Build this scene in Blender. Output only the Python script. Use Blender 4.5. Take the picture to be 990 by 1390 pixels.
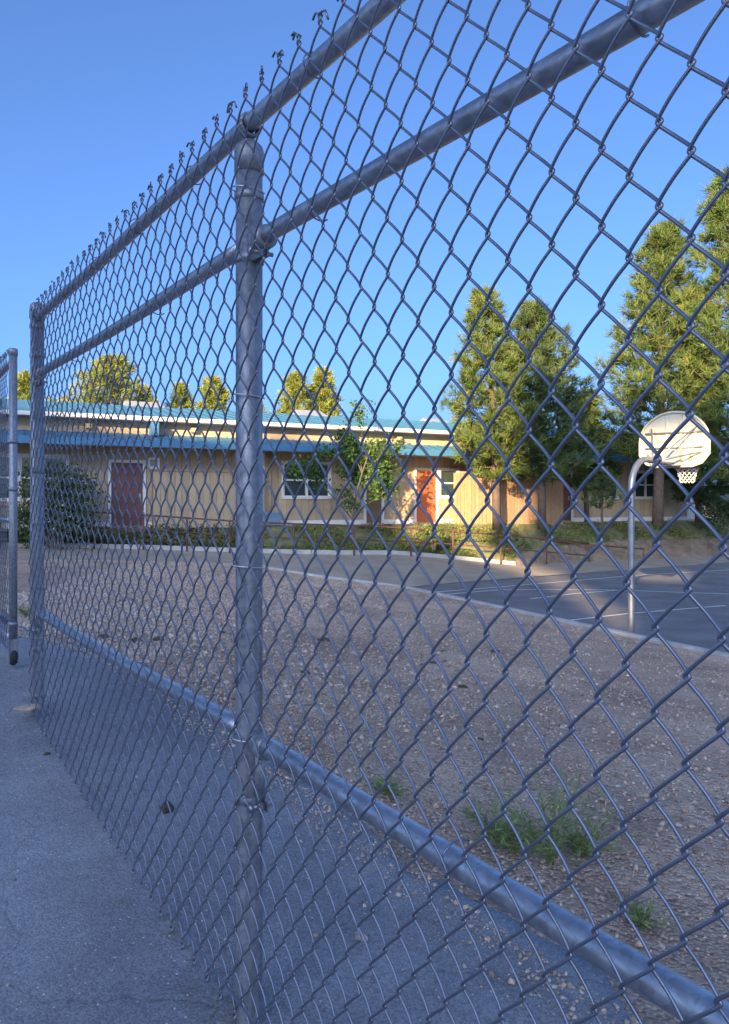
import bpy, math, random
import numpy as np
from mathutils import Vector
random.seed(7); rng = np.random.default_rng(7)
R = math.radians
S = bpy.context.scene
for o in list(bpy.data.objects): bpy.data.objects.remove(o)
COL = S.collection

# ------------------------------------------------------------------ camera
EYE = 1.35; F = 1030.0; CX = 495.0; HY = 684.0        # photograph pixels (990 x 1390)
cam_d = bpy.data.cameras.new('camera'); cam = bpy.data.objects.new('camera', cam_d); COL.objects.link(cam)
cam.location = (0, 0, EYE); cam.rotation_euler = (R(90), 0, 0)
cam_d.sensor_width = 36; cam_d.lens = 36 * F / 1390.0; cam_d.shift_y = -(695 - HY) / 1390.0
cam_d.clip_start = 0.02; cam_d.clip_end = 3000
S.camera = cam
S.render.resolution_x = 729; S.render.resolution_y = 1024
# ------------------------------------------------------------------ sky, sun, exposure
SUN_AZ, SUN_EL = 20.0, 15.0
w = bpy.data.worlds.new('World'); S.world = w; w.use_nodes = True
nt = w.node_tree; nt.nodes.clear()
sky = nt.nodes.new('ShaderNodeTexSky'); sky.sky_type = 'NISHITA'; sky.sun_disc = False
sky.sun_elevation = R(SUN_EL); sky.sun_rotation = R(180 + SUN_AZ)
sky.altitude = 1000; sky.air_density = 0.65; sky.dust_density = 10.0; sky.ozone_density = 5.6
bg = nt.nodes.new('ShaderNodeBackground'); bg.inputs['Strength'].default_value = 0.15
wo = nt.nodes.new('ShaderNodeOutputWorld')
nt.links.new(sky.outputs[0], bg.inputs[0]); nt.links.new(bg.outputs[0], wo.inputs[0])
sd = bpy.data.lights.new('sun', 'SUN'); sd.energy = 5.0; sd.angle = R(0.5); sd.color = (1.0, 0.73, 0.40)
sun = bpy.data.objects.new('sun', sd); COL.objects.link(sun); sun.location = (-20, -60, 30)
sdir = Vector((math.sin(R(SUN_AZ)) * math.cos(R(SUN_EL)), math.cos(R(SUN_AZ)) * math.cos(R(SUN_EL)), -math.sin(R(SUN_EL))))
sun.rotation_euler = sdir.to_track_quat('-Z', 'Y').to_euler()
vs = S.view_settings; vs.view_transform = 'Standard'; vs.look = 'None'; vs.gamma = 1; vs.use_curve_mapping = False
vs.exposure = 1.5

# ------------------------------------------------------------------ helpers
def P(px, py, Z):  # photo pixel at a depth -> point of the place
    return np.array([(px - CX) / F * Z, Z, EYE - (py - HY) / F * Z])
def PZ(px, py, z):  # photo pixel at a height
    return P(px, py, (EYE - z) * F / (py - HY))

class MB:
    def __init__(s): s.v = []; s.f = []; s.n = 0; s.c = None
    def add(s, v, f):
        v = np.asarray(v, float); s.v.append(v)
        b = s.n
        s.f.extend([tuple(i + b for i in q) for q in f]); s.n += len(v)
    def box(s, x0, x1, y0, y1, z0, z1):
        s.add([(x0,y0,z0),(x1,y0,z0),(x1,y1,z0),(x0,y1,z0),(x0,y0,z1),(x1,y0,z1),(x1,y1,z1),(x0,y1,z1)],
              [(0,3,2,1),(4,5,6,7),(0,1,5,4),(1,2,6,5),(2,3,7,6),(3,0,4,7)])
    def tube(s, pts, r, n=8, ref=None, cap=True):
        p = np.asarray(pts, float); m = len(p)
        r = np.full(m, r) if np.isscalar(r) else np.asarray(r, float)
        t = np.gradient(p, axis=0); t /= np.linalg.norm(t, axis=1)[:, None] + 1e-12
        if ref is None:
            ref = np.array([0, 0, 1.0]) if abs(t[:, 2]).mean() < .7 else np.array([0.3, 1.0, 0])
        a = np.cross(t, np.asarray(ref, float)); a /= np.linalg.norm(a, axis=1)[:, None] + 1e-12
        b = np.cross(t, a)
        ang = np.linspace(0, 2 * np.pi, n, endpoint=False)
        v = p[:, None, :] + r[:, None, None] * (np.cos(ang)[None, :, None] * a[:, None, :] + np.sin(ang)[None, :, None] * b[:, None, :])
        f = []
        for i in range(m - 1):
            for j in range(n):
                k = (j + 1) % n
                f.append((i*n+j, i*n+k, (i+1)*n+k, (i+1)*n+j))
        if cap: f.append(tuple(range(n))[::-1]); f.append(tuple((m-1)*n + j for j in range(n)))
        s.add(v.reshape(-1, 3), f)
    def prism(s, poly, y0, y1):  # outline in x,z extruded along y
        k = len(poly)
        v = [(x, y0, z) for x, z in poly] + [(x, y1, z) for x, z in poly]
        f = [tuple(range(k)), tuple(range(2*k-1, k-1, -1))] + [(i, i+k, (i+1) % k + k, (i+1) % k) for i in range(k)]
        s.add(v, f)
    def build(s, name, mat, parent=None, smooth=False, colors=None):
        me = bpy.data.meshes.new(name)
        v = np.concatenate(s.v) if s.v else np.zeros((0, 3))
        me.from_pydata(v.tolist(), [], s.f); me.update()
        if smooth: me.polygons.foreach_set('use_smooth', np.ones(len(me.polygons), bool))
        return link(name, me, mat, parent, colors)
def link(name, me, mat, parent=None, colors=None):
    if colors is not None:
        at = me.color_attributes.new('tint', 'FLOAT_COLOR', 'POINT')
        c = np.ones((len(me.vertices), 4), np.float32); c[:, :3] = colors
        at.data.foreach_set('color', c.ravel())
    if mat is not None and not me.materials: me.materials.append(mat)
    o = bpy.data.objects.new(name, me); COL.objects.link(o)
    if parent is not None: o.parent = parent
    return o
def raw_mesh(name, verts, faces_flat, per):  # fast path: all faces have `per` corners
    me = bpy.data.meshes.new(name); nf = len(faces_flat) // per
    me.vertices.add(len(verts)); me.vertices.foreach_set('co', np.asarray(verts, np.float32).ravel())
    me.loops.add(len(faces_flat)); me.loops.foreach_set('vertex_index', np.asarray(faces_flat, np.int32))
    me.polygons.add(nf); me.polygons.foreach_set('loop_start', np.arange(0, nf*per, per, dtype=np.int32))
    me.update(calc_edges=True); me.validate()
    return me
def empty(name, loc=(0, 0, 0), rz=0.0):
    o = bpy.data.objects.new(name, None); COL.objects.link(o); o.location = loc; o.rotation_euler = (0, 0, rz); o.empty_display_size = .2
    return o
def tag(o, label=None, cat=None, group=None, kind=None):
    if label: o['label'] = label
    if cat: o['category'] = cat
    if group: o['group'] = group
    if kind: o['kind'] = kind
    return o

# ------------------------------------------------------------------ materials
def mat(name, col, rough=.7, metal=0.0, var=.0, scale=8.0, bump=0.0, bscale=60.0, col2=None, spec=.5, rnd=0.0, tint=False, detail=6, trans=0.0):
    m = bpy.data.materials.new(name); m.use_nodes = True
    t = m.node_tree; b = t.nodes['Principled BSDF']
    b.inputs['Roughness'].default_value = rough; b.inputs['Metallic'].default_value = metal
    b.inputs['Specular IOR Level'].default_value = spec
    tc = t.nodes.new('ShaderNodeTexCoord'); L = t.links.new
    base = None
    if var > 0 or col2:
        n = t.nodes.new('ShaderNodeTexNoise'); n.inputs['Scale'].default_value = scale; n.inputs['Detail'].default_value = detail
        n.inputs['Roughness'].default_value = .62
        L(tc.outputs['Object'], n.inputs['Vector'])
        cr = t.nodes.new('ShaderNodeValToRGB'); cr.color_ramp.elements[0].position = .36; cr.color_ramp.elements[1].position = .66
        c2 = col2 or tuple(min(1, c * (1 + var)) for c in col)
        c1 = col if col2 else tuple(c * (1 - var) for c in col)
        cr.color_ramp.elements[0].color = (*c1, 1); cr.color_ramp.elements[1].color = (*c2, 1)
        L(n.outputs['Fac'], cr.inputs['Fac']); base = cr.outputs['Color']
    else:
        rgb = t.nodes.new('ShaderNodeRGB'); rgb.outputs[0].default_value = (*col, 1); base = rgb.outputs[0]
    if tint:
        a = t.nodes.new('ShaderNodeAttribute'); a.attribute_name = 'tint'
        mx = t.nodes.new('ShaderNodeMix'); mx.data_type = 'RGBA'; mx.blend_type = 'MULTIPLY'; mx.inputs[0].default_value = 1
        L(base, mx.inputs[6]); L(a.outputs['Color'], mx.inputs[7]); base = mx.outputs[2]
    if rnd > 0:
        oi = t.nodes.new('ShaderNodeObjectInfo'); mr = t.nodes.new('ShaderNodeMapRange')
        mr.inputs['To Min'].default_value = 1 - rnd; mr.inputs['To Max'].default_value = 1 + rnd
        L(oi.outputs['Random'], mr.inputs['Value'])
        hs = t.nodes.new('ShaderNodeHueSaturation'); L(mr.outputs[0], hs.inputs['Value']); L(base, hs.inputs['Color']); base = hs.outputs[0]
    L(base, b.inputs['Base Color'])
    if bump > 0:
        n2 = t.nodes.new('ShaderNodeTexNoise'); n2.inputs['Scale'].default_value = bscale; n2.inputs['Detail'].default_value = 8
        L(tc.outputs['Object'], n2.inputs['Vector'])
        bp = t.nodes.new('ShaderNodeBump'); bp.inputs['Strength'].default_value = bump; bp.inputs['Distance'].default_value = .01
        L(n2.outputs['Fac'], bp.inputs['Height']); L(bp.outputs[0], b.inputs['Normal'])
    if trans > 0:
        tr = t.nodes.new('ShaderNodeBsdfTranslucent'); L(base, tr.inputs['Color'])
        ms = t.nodes.new('ShaderNodeMixShader'); ms.inputs[0].default_value = trans
        L(b.outputs[0], ms.inputs[1]); L(tr.outputs[0], ms.inputs[2])
        L(ms.outputs[0], t.nodes['Material Output'].inputs['Surface'])
    return m

def gravel_mat(name, cols, sc, bumpd=.012):
    m = bpy.data.materials.new(name); m.use_nodes = True; t = m.node_tree; L = t.links.new
    b = t.nodes['Principled BSDF']; b.inputs['Roughness'].default_value = .95; b.inputs['Specular IOR Level'].default_value = .2
    tc = t.nodes.new('ShaderNodeTexCoord')
    vo = t.nodes.new('ShaderNodeTexVoronoi'); vo.inputs['Scale'].default_value = sc
    L(tc.outputs['Object'], vo.inputs['Vector'])
    sp = t.nodes.new('ShaderNodeSeparateColor'); L(vo.outputs['Color'], sp.inputs[0])
    cr = t.nodes.new('ShaderNodeValToRGB'); e = cr.color_ramp.elements
    e[0].position = 0; e[0].color = (*cols[0], 1); e[1].position = 1; e[1].color = (*cols[-1], 1)
    for i, c in enumerate(cols[1:-1]):
        k = e.new((i + 1) / (len(cols) - 1)); k.color = (*c, 1)
    L(sp.outputs[0], cr.inputs[0])
    n = t.nodes.new('ShaderNodeTexNoise'); n.inputs['Scale'].default_value = .7; n.inputs['Detail'].default_value = 7; n.inputs['Roughness'].default_value = .65
    L(tc.outputs['Object'], n.inputs['Vector'])
    r2 = t.nodes.new('ShaderNodeValToRGB'); r2.color_ramp.elements[0].position = .35; r2.color_ramp.elements[1].position = .65
    r2.color_ramp.elements[0].color = (.66, .60, .56, 1); r2.color_ramp.elements[1].color = (1.15, 1.08, 1.0, 1)
    L(n.outputs['Fac'], r2.inputs[0])
    mx = t.nodes.new('ShaderNodeMix'); mx.data_type = 'RGBA'; mx.blend_type = 'MULTIPLY'; mx.inputs[0].default_value = 1
    L(cr.outputs[0], mx.inputs[6]); L(r2.outputs[0], mx.inputs[7]); L(mx.outputs[2], b.inputs['Base Color'])
    bp = t.nodes.new('ShaderNodeBump'); bp.inputs['Strength'].default_value = .9; bp.inputs['Distance'].default_value = bumpd; bp.invert = True
    L(vo.outputs['Distance'], bp.inputs['Height']); L(bp.outputs[0], b.inputs['Normal'])
    return m

M = {}
def galv_mat(name, col, rough, metal, streak=0.0):
    m = bpy.data.materials.new(name); m.use_nodes = True; t = m.node_tree; L = t.links.new; N = t.nodes.new
    b = t.nodes['Principled BSDF']; b.inputs['Metallic'].default_value = metal
    tc = N('ShaderNodeTexCoord')
    def ramp(f, p0, c0, p1, c1):
        c = N('ShaderNodeValToRGB'); e = c.color_ramp.elements; e[0].position = p0; e[0].color = (*c0, 1); e[1].position = p1; e[1].color = (*c1, 1); L(f, c.inputs[0]); return c.outputs[0]
    def mul(a, c):
        x = N('ShaderNodeMix'); x.data_type = 'RGBA'; x.blend_type = 'MULTIPLY'; x.inputs[0].default_value = 1; L(a, x.inputs[6]); L(c, x.inputs[7]); return x.outputs[2]
    vo = N('ShaderNodeTexVoronoi'); vo.inputs['Scale'].default_value = 85; L(tc.outputs['Object'], vo.inputs['Vector'])
    sp = N('ShaderNodeSeparateColor'); L(vo.outputs['Color'], sp.inputs[0])
    base = ramp(sp.outputs[0], 0, tuple(c * .84 for c in col), 1, tuple(c * 1.14 for c in col))
    n = N('ShaderNodeTexNoise'); n.inputs['Scale'].default_value = 5; n.inputs['Detail'].default_value = 9; n.inputs['Roughness'].default_value = .7; L(tc.outputs['Object'], n.inputs['Vector'])
    base = mul(base, ramp(n.outputs['Fac'], .32, (.78, .78, .80), .66, (1.1, 1.1, 1.1)))
    if streak:
        mp = N('ShaderNodeMapping'); mp.inputs['Scale'].default_value = (55, 55, 1.6); L(tc.outputs['Object'], mp.inputs['Vector'])
        n3 = N('ShaderNodeTexNoise'); n3.inputs['Scale'].default_value = 1; n3.inputs['Detail'].default_value = 6; L(mp.outputs[0], n3.inputs['Vector'])
        base = mul(base, ramp(n3.outputs['Fac'], .38, (1 - streak,) * 3, .6, (1.05,) * 3))
    n4 = N('ShaderNodeTexNoise'); n4.inputs['Scale'].default_value = 17; n4.inputs['Detail'].default_value = 10; n4.inputs['Roughness'].default_value = .75; L(tc.outputs['Object'], n4.inputs['Vector'])
    rm = ramp(n4.outputs['Fac'], .66, (0, 0, 0), .78, (.55,) * 3)
    x = N('ShaderNodeMix'); x.data_type = 'RGBA'; L(rm, x.inputs[0]); L(base, x.inputs[6]); x.inputs[7].default_value = (.20, .15, .12, 1); L(x.outputs[2], b.inputs['Base Color'])
    rr_ = N('ShaderNodeMapRange'); rr_.inputs['To Min'].default_value = rough - .1; rr_.inputs['To Max'].default_value = rough + .16; L(n.outputs['Fac'], rr_.inputs['Value']); L(rr_.outputs[0], b.inputs['Roughness'])
    bp = N('ShaderNodeBump'); bp.inputs['Strength'].default_value = .12; bp.inputs['Distance'].default_value = .002; L(n4.outputs['Fac'], bp.inputs['Height']); L(bp.outputs[0], b.inputs['Normal'])
    return m
M['galv'] = galv_mat('galvanized_pipe', (.47, .485, .52), .36, .85)
M['galv_post'] = galv_mat('galvanized_post', (.36, .375, .41), .48, .65, .25)
M['wire'] = mat('galvanized_wire', (.24, .255, .31), .36, .8)
M['bright_wire'] = mat('aluminium_tie', (.75, .76, .78), .3, .9)
def asphalt_mat():
    m = bpy.data.materials.new('old_asphalt'); m.use_nodes = True; t = m.node_tree; L = t.links.new; N = t.nodes.new
    b = t.nodes['Principled BSDF']; b.inputs['Roughness'].default_value = .92; b.inputs['Specular IOR Level'].default_value = .2
    tc = N('ShaderNodeTexCoord')
    def noise(sc, det=6, ro=.6):
        n = N('ShaderNodeTexNoise'); n.inputs['Scale'].default_value = sc; n.inputs['Detail'].default_value = det; n.inputs['Roughness'].default_value = ro; L(tc.outputs['Object'], n.inputs['Vector']); return n.outputs['Fac']
    def ramp(f, p0, c0, p1, c1):
        c = N('ShaderNodeValToRGB'); e = c.color_ramp.elements; e[0].position = p0; e[0].color = (*c0, 1); e[1].position = p1; e[1].color = (*c1, 1); L(f, c.inputs[0]); return c.outputs[0]
    def mul(a, c):
        x = N('ShaderNodeMix'); x.data_type = 'RGBA'; x.blend_type = 'MULTIPLY'; x.inputs[0].default_value = 1; L(a, x.inputs[6]); L(c, x.inputs[7]); return x.outputs[2]
    base = ramp(noise(1.1, 9, .65), .33, (.265, .265, .28), .68, (.365, .362, .37))
    base = mul(base, ramp(noise(6, 8, .7), .3, (.86, .86, .86), .7, (1.08, 1.08, 1.08)))
    vo = N('ShaderNodeTexVoronoi'); vo.inputs['Scale'].default_value = 170; L(tc.outputs['Object'], vo.inputs['Vector'])
    sp = N('ShaderNodeSeparateColor'); L(vo.outputs['Color'], sp.inputs[0])
    base = mul(base, ramp(sp.outputs[0], 0, (.74, .74, .74), 1, (1.24, 1.24, 1.24)))
    # pale exposed aggregate here and there
    vo2 = N('ShaderNodeTexVoronoi'); vo2.inputs['Scale'].default_value = 75; L(tc.outputs['Object'], vo2.inputs['Vector'])
    s2 = N('ShaderNodeSeparateColor'); L(vo2.outputs['Color'], s2.inputs[0])
    g1 = N('ShaderNodeMath'); g1.operation = 'GREATER_THAN'; g1.inputs[1].default_value = .955; L(s2.outputs[1], g1.inputs[0])
    g2 = N('ShaderNodeMath'); g2.operation = 'LESS_THAN'; g2.inputs[1].default_value = .26; L(vo2.outputs['Distance'], g2.inputs[0])
    g3 = N('ShaderNodeMath'); g3.operation = 'MULTIPLY'; L(g1.outputs[0], g3.inputs[0]); L(g2.outputs[0], g3.inputs[1])
    # hairline cracks
    wn = N('ShaderNodeTexNoise'); wn.inputs['Scale'].default_value = 3.5; wn.inputs['Detail'].default_value = 6; L(tc.outputs['Object'], wn.inputs['Vector'])
    wm = N('ShaderNodeMix'); wm.data_type = 'VECTOR'; wm.inputs[0].default_value = .22; L(tc.outputs['Object'], wm.inputs[4]); L(wn.outputs['Color'], wm.inputs[5])
    vc = N('ShaderNodeTexVoronoi'); vc.feature = 'DISTANCE_TO_EDGE'; vc.inputs['Scale'].default_value = 1.0; L(wm.outputs[1], vc.inputs['Vector'])
    ck = ramp(vc.outputs['Distance'], .001, (.72, .72, .72), .004, (1, 1, 1))
    base = mul(base, ck)
    base = mul(base, ramp(noise(.45, 5, .6), .42, (.80, .80, .82), .58, (1.05, 1.05, 1.05)))
    x = N('ShaderNodeMix'); x.data_type = 'RGBA'; L(g3.outputs[0], x.inputs[0]); L(base, x.inputs[6]); x.inputs[7].default_value = (.58, .56, .53, 1); L(x.outputs[2], b.inputs['Base Color'])
    bp = N('ShaderNodeBump'); bp.inputs['Strength'].default_value = .5; bp.inputs['Distance'].default_value = .003; bp.invert = True; L(vo.outputs['Distance'], bp.inputs['Height'])
    bp2 = N('ShaderNodeBump'); bp2.inputs['Strength'].default_value = .5; bp2.inputs['Distance'].default_value = .02; L(noise(5, 7), bp2.inputs['Height']); L(bp.outputs[0], bp2.inputs['Normal']); L(bp2.outputs[0], b.inputs['Normal'])
    return m
M['asphalt'] = asphalt_mat()
M['court'] = mat('court_asphalt', (.185, .185, .195), .85, 0, var=.18, scale=.9, bump=.3, bscale=160, spec=.3, detail=10)
M['line'] = mat('white_line_paint', (.75, .75, .73), .8, 0, var=.15, scale=12)
M['kerb'] = mat('kerb_concrete', (.46, .44, .41), .9, 0, var=.15, scale=3, bump=.3, bscale=90)
M['walk'] = mat('walkway_concrete', (.36, .30, .235), .92, 0, var=.15, scale=1.2, bump=.3, bscale=80)
M['dirt'] = mat('dirt', (.26, .19, .13), .95, 0, var=.3, scale=2.5, bump=.8, bscale=25)
M['gravel'] = gravel_mat('gravel_ground', [(.40, .28, .21), (.64, .47, .36), (.72, .55, .43), (.55, .42, .34), (.76, .62, .50)], 60, .02)
M['stone'] = mat('loose_stone', (1, 1, 1), .9, 0, tint=True, spec=.25)
M['rock'] = mat('rock', (.42, .34, .27), .9, 0, var=.25, scale=15, bump=.5, bscale=60)
M['clod'] = mat('dark_soil_clod', (.10, .075, .06), .95, 0, var=.3, scale=30, bump=.8, bscale=60)
M['roof'] = mat('blue_metal_roof', (.06, .19, .30), .55, .0, var=.08, scale=1.5)
M['fascia'] = mat('white_fascia', (.72, .70, .66), .6, 0, var=.06, scale=2)
M['bfascia'] = mat('blue_fascia', (.06, .19, .33), .5, 0, var=.08, scale=2)
M['siding'] = mat('tan_siding', (.47, .355, .225), .8, 0, var=.08, scale=5, bump=.15, bscale=40, rnd=.09)
M['tanwall'] = mat('tan_wall', (.50, .38, .25), .85, 0, var=.07, scale=3, bump=.15, bscale=60)
M['board'] = mat('brown_fence_board', (.37, .22, .12), .85, 0, var=.12, scale=5, bump=.2, bscale=40, rnd=.12)
M['trim'] = mat('white_trim', (.78, .76, .72), .6, 0, var=.05, scale=4)
M['red_door'] = mat('red_door_paint', (.165, .06, .055), .45, 0, var=.08, scale=3)
M['brown_door'] = mat('brown_door_paint', (.20, .12, .075), .6, 0, var=.1, scale=3)
M['orange_door'] = mat('orange_red_door_paint', (.46, .13, .05), .5, 0, var=.08, scale=3)
M['glass'] = mat('window_glass', (.04, .06, .06), .06, 0, spec=.8)
M['blind'] = mat('window_blind', (.30, .33, .30), .5, 0)
M['soffit'] = mat('soffit', (.35, .30, .25), .8, 0)
M['well'] = mat('grey_roof_well', (.30, .32, .36), .7, 0, var=.08)
M['rust'] = mat('rusty_rail', (.16, .07, .045), .7, .1, var=.3, scale=12, bump=.2, bscale=80)
M['blue_box'] = mat('blue_plastic', (.16, .24, .36), .5, 0, var=.08)
M['white_paint'] = mat('white_enamel', (.60, .55, .42), .42, .0, var=.07, scale=5)
M['pole'] = mat('hoop_pole_metal', (.38, .39, .41), .42, .75, var=.15, scale=9)
M['rim'] = mat('rim_orange', (.50, .12, .03), .5, .2)
M['net'] = mat('net_cord', (.75, .74, .72), .8)
M['bark'] = mat('pine_bark', (.12, .085, .065), .95, 0, var=.35, scale=9, bump=.9, bscale=22)
M['bark2'] = mat('sapling_bark', (.17, .14, .11), .95, 0, var=.25, scale=14)
def foliage(n, c1, c2, sc=.9): return mat(n, c1, .6, 0, col2=c2, scale=sc, spec=.25, tint=True, trans=.25)
M['pine'] = foliage('pine_needles', (.09, .15, .05), (.20, .25, .075))
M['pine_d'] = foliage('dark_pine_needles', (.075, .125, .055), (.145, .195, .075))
M['pine_y'] = foliage('yellow_pine_needles', (.20, .26, .06), (.32, .34, .09), .4)
M['leaf'] = foliage('young_tree_leaves', (.06, .13, .04), (.12, .19, .05))
M['bush'] = foliage('oleander_leaves', (.06, .10, .05), (.12, .16, .075))
M['flower'] = mat('white_flower', (.8, .78, .74), .7, trans=.2)
M['cover'] = foliage('ground_cover_leaves', (.13, .18, .06), (.27, .29, .11), .5)
M['soilgreen'] = mat('planted_soil', (.19, .18, .08), .95, 0, var=.4, scale=3)
M['weed'] = foliage('weed_leaves', (.24, .32, .11), (.36, .42, .19), 6)
M['weed_d'] = foliage('dry_grass', (.06, .09, .03), (.14, .15, .06), 6)
M['litter'] = mat('dry_litter', (.30, .22, .12), .9, 0, tint=True)
M['rubber'] = mat('black_rubber', (.03, .03, .03), .8)
M['blocker_wall'] = mat('sun_blocker_wall', (.32, .30, .28), .9, 0, var=.1, scale=2)
M['hill'] = mat('far_ground', (.16, .15, .09), .95, 0, var=.3, scale=.3)

# ------------------------------------------------------------------ fence frame (plan)
FA = R(35.0)
N_ = np.array([math.cos(FA), math.sin(FA)]); U_ = np.array([-math.sin(FA), math.cos(FA)])
DF = 0.867
def fence_pt(s, n=DF): return N_ * n + U_ * s
gs = np.array([-30, -3, 0, 1, 2.07, 2.5, 3.2, 4.2, 5.0, 6.0, 7.5, 40]); gz = np.array([-.02, -.02, -.01, .0, .05, .095, .145, .275, .36, .33, .2, .2])
def ground_s(s): return np.interp(s, gs, gz)
def asphalt_z(x, y):
    s = x * U_[0] + y * U_[1]; n = x * N_[0] + y * N_[1]
    k = np.clip((n - .95) / .9, 0, 1); k = k * k * (3 - 2 * k)
    a = .5 * (ground_s(s) + .5 * (ground_s(s - .35) + ground_s(s + .35)))
    return a * (1 - .35 * k) + .006 * np.sin(2.1 * x + .7) * np.cos(1.7 * y)

# ================================================================== SETTING
def grid_mesh(name, X, Y, Zz, m, smooth=True):
    a, b = X.shape
    v = np.stack([X, Y, Zz], -1).reshape(-1, 3)
    idx = np.arange(a * b).reshape(a, b)
    f = np.stack([idx[:-1, :-1], idx[1:, :-1], idx[1:, 1:], idx[:-1, 1:]], -1).reshape(-1)
    me = raw_mesh(name, v, f, 4)
    if smooth: me.polygons.foreach_set('use_smooth', np.ones(len(me.polygons), bool))
    return link(name, me, m)
# asphalt yard: strips across the fence, denser near it
ss = np.concatenate([np.linspace(-60, -5, 12), np.linspace(-4, 9, 105), np.linspace(10, 26, 17)])
nn = np.concatenate([np.linspace(-60, -3, 14), np.linspace(-2, 1.75, 46)])
SS, NN = np.meshgrid(ss, nn, indexing='ij')
edge = .035 * np.sin(ss * 5.1) + .03 * np.sin(ss * 13.3 + 1) + .03 * rng.standard_normal(len(ss)) - .25 * np.clip((ss - 5.2) / 2, 0, 1)
NN = NN + np.where(np.arange(len(nn))[None, :] >= len(nn) - 3, edge[:, None], 0)
AX = NN * N_[0] + SS * U_[0]; AY = NN * N_[1] + SS * U_[1]
AZ = asphalt_z(AX, AY)
AX2 = np.concatenate([AX, AX[:, -1:] + N_[0] * .02], 1); AY2 = np.concatenate([AY, AY[:, -1:] + N_[1] * .02], 1); AZ2 = np.concatenate([AZ, AZ[:, -1:] - .07], 1)
tag(grid_mesh('asphalt_yard', AX2, AY2, AZ2, M['asphalt']), kind='structure')
# one broad sheet under everything out to the horizon
g = MB(); g.add([(-1500, -1500, -3.2), (1500, -1500, -3.2), (1500, 1500, -3.2), (-1500, 1500, -3.2)], [(0, 1, 2, 3)])
tag(g.build('ground', M['hill']), kind='structure')

CZ = -1.02                                                  # court level
kerbL = PZ(540, 798, CZ); kerbR = PZ(990, 897, CZ)
kd = (kerbR - kerbL) / np.linalg.norm(kerbR - kerbL); kerbX = kerbL + kd * 24.0
farR = PZ(990, 763, CZ); fd = (farR - kerbL) / np.linalg.norm(farR - kerbL); farX = kerbL + fd * 34
K = [P(-250, 757, 21.5), P(60, 760, 22), P(200, 763, 22.5), P(320, 766, 23.3), P(440, 786, 22.5), kerbL] + [PZ(x, y, CZ) for x, y in ((620, 790.5), (700, 784.5), (780, 778.5), (858, 772.7), (990, 763))] + [farX]
D = [P(-250, 742, 24), P(60, 742, 24.5), P(200, 745, 25), P(320, 749, 25.6), P(440, 752, 26), P(540, 752, 27), P(620, 759, 28.2), P(700, 767, 28.4), P(780, 763, 30), P(858, 759, 31.6), P(990, 755, 33.4), farX + np.array([-1.5, 3.4, .05])]
E2 = [P(-250, 736, 24.6), P(60, 736, 25), P(200, 739, 25.4), P(320, 743, 26), P(440, 745, 26.4), P(540, 745, 27.4), P(620, 750, 28.6), P(700, 752, 28.9), P(780, 738, 31), P(858, 734, 33), P(990, 731, 35.5), farX + np.array([-2.6, 6.0, .9])]
FO = np.array([-8.2, 26.0]); FDIR = np.array([.9046, .4263]); FIN = np.array([-.4263, .9046]); FROT = math.atan2(.4263, .9046)
def fac_x(px, yl=0.0):        # distance along the facade seen at photo column px, at setback yl
    m = (px - CX) / F; o = FO + FIN * yl
    return (m * o[1] - o[0]) / (FDIR[0] - m * FDIR[1])
def fac_w(x, yl, z): return np.array([*(FO + FDIR * x + FIN * yl), z])
FLOOR = .6
def terr(px, yl, z): return fac_w(fac_x(px, yl), yl, z)
TE = [terr(x, -1.0, .52) for x in (-250, 60, 200, 320, 440, 540, 620)] + [terr(700, -2.4, .55), terr(780, -1.6, .5), terr(858, -.9, .5), terr(990, -.8, .5), terr(990, -.8, .5) + np.array([11, 5, 0])]
BI = [fac_w(fac_x(x) , 2.0, .55) for x in (-250, 60, 200, 320, 440, 540, 620, 700, 780, 858, 990)] + [fac_w(fac_x(990) + 12, 2.0, .55)]
cols_px = np.array([-250, 60, 200, 320, 440, 540, 620, 700, 780, 858, 990, 1250.])
def resample(row, n=140):
    row = np.array(row); t = np.linspace(0, len(row) - 1, n)
    # smooth (catmull-like) interpolation by linear then a little averaging
    out = np.stack([np.interp(t, np.arange(len(row)), row[:, k]) for k in range(3)], -1)
    return out
def loft(name, A, B, nv, m, noise=0.0, n=140, kind='structure'):
    a = resample(A, n); b = resample(B, n); v = np.linspace(0, 1, nv)
    pts = a[:, None, :] * (1 - v)[None, :, None] + b[:, None, :] * v[None, :, None]
    if noise:
        pts[:, 1:-1, 2] += noise * rng.standard_normal((n, nv - 2))
    o = grid_mesh(name, pts[..., 0], pts[..., 1], pts[..., 2], m); tag(o, kind=kind); return o
loft('concrete_walkway', K, D, 6, M['walk'])
lift = lambda rows, dz: [r + np.array([0, 0, dz]) for r in rows]
loft('planted_bank', D[:8], E2[:8], 5, M['soilgreen'], .02)
loft('dirt_bank', D[7:], E2[7:], 8, M['dirt'], .04)
loft('planted_slope', E2, TE, 14, M['soilgreen'], .03)
loft('terrace_ground', TE, BI, 6, M['walk'])
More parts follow.
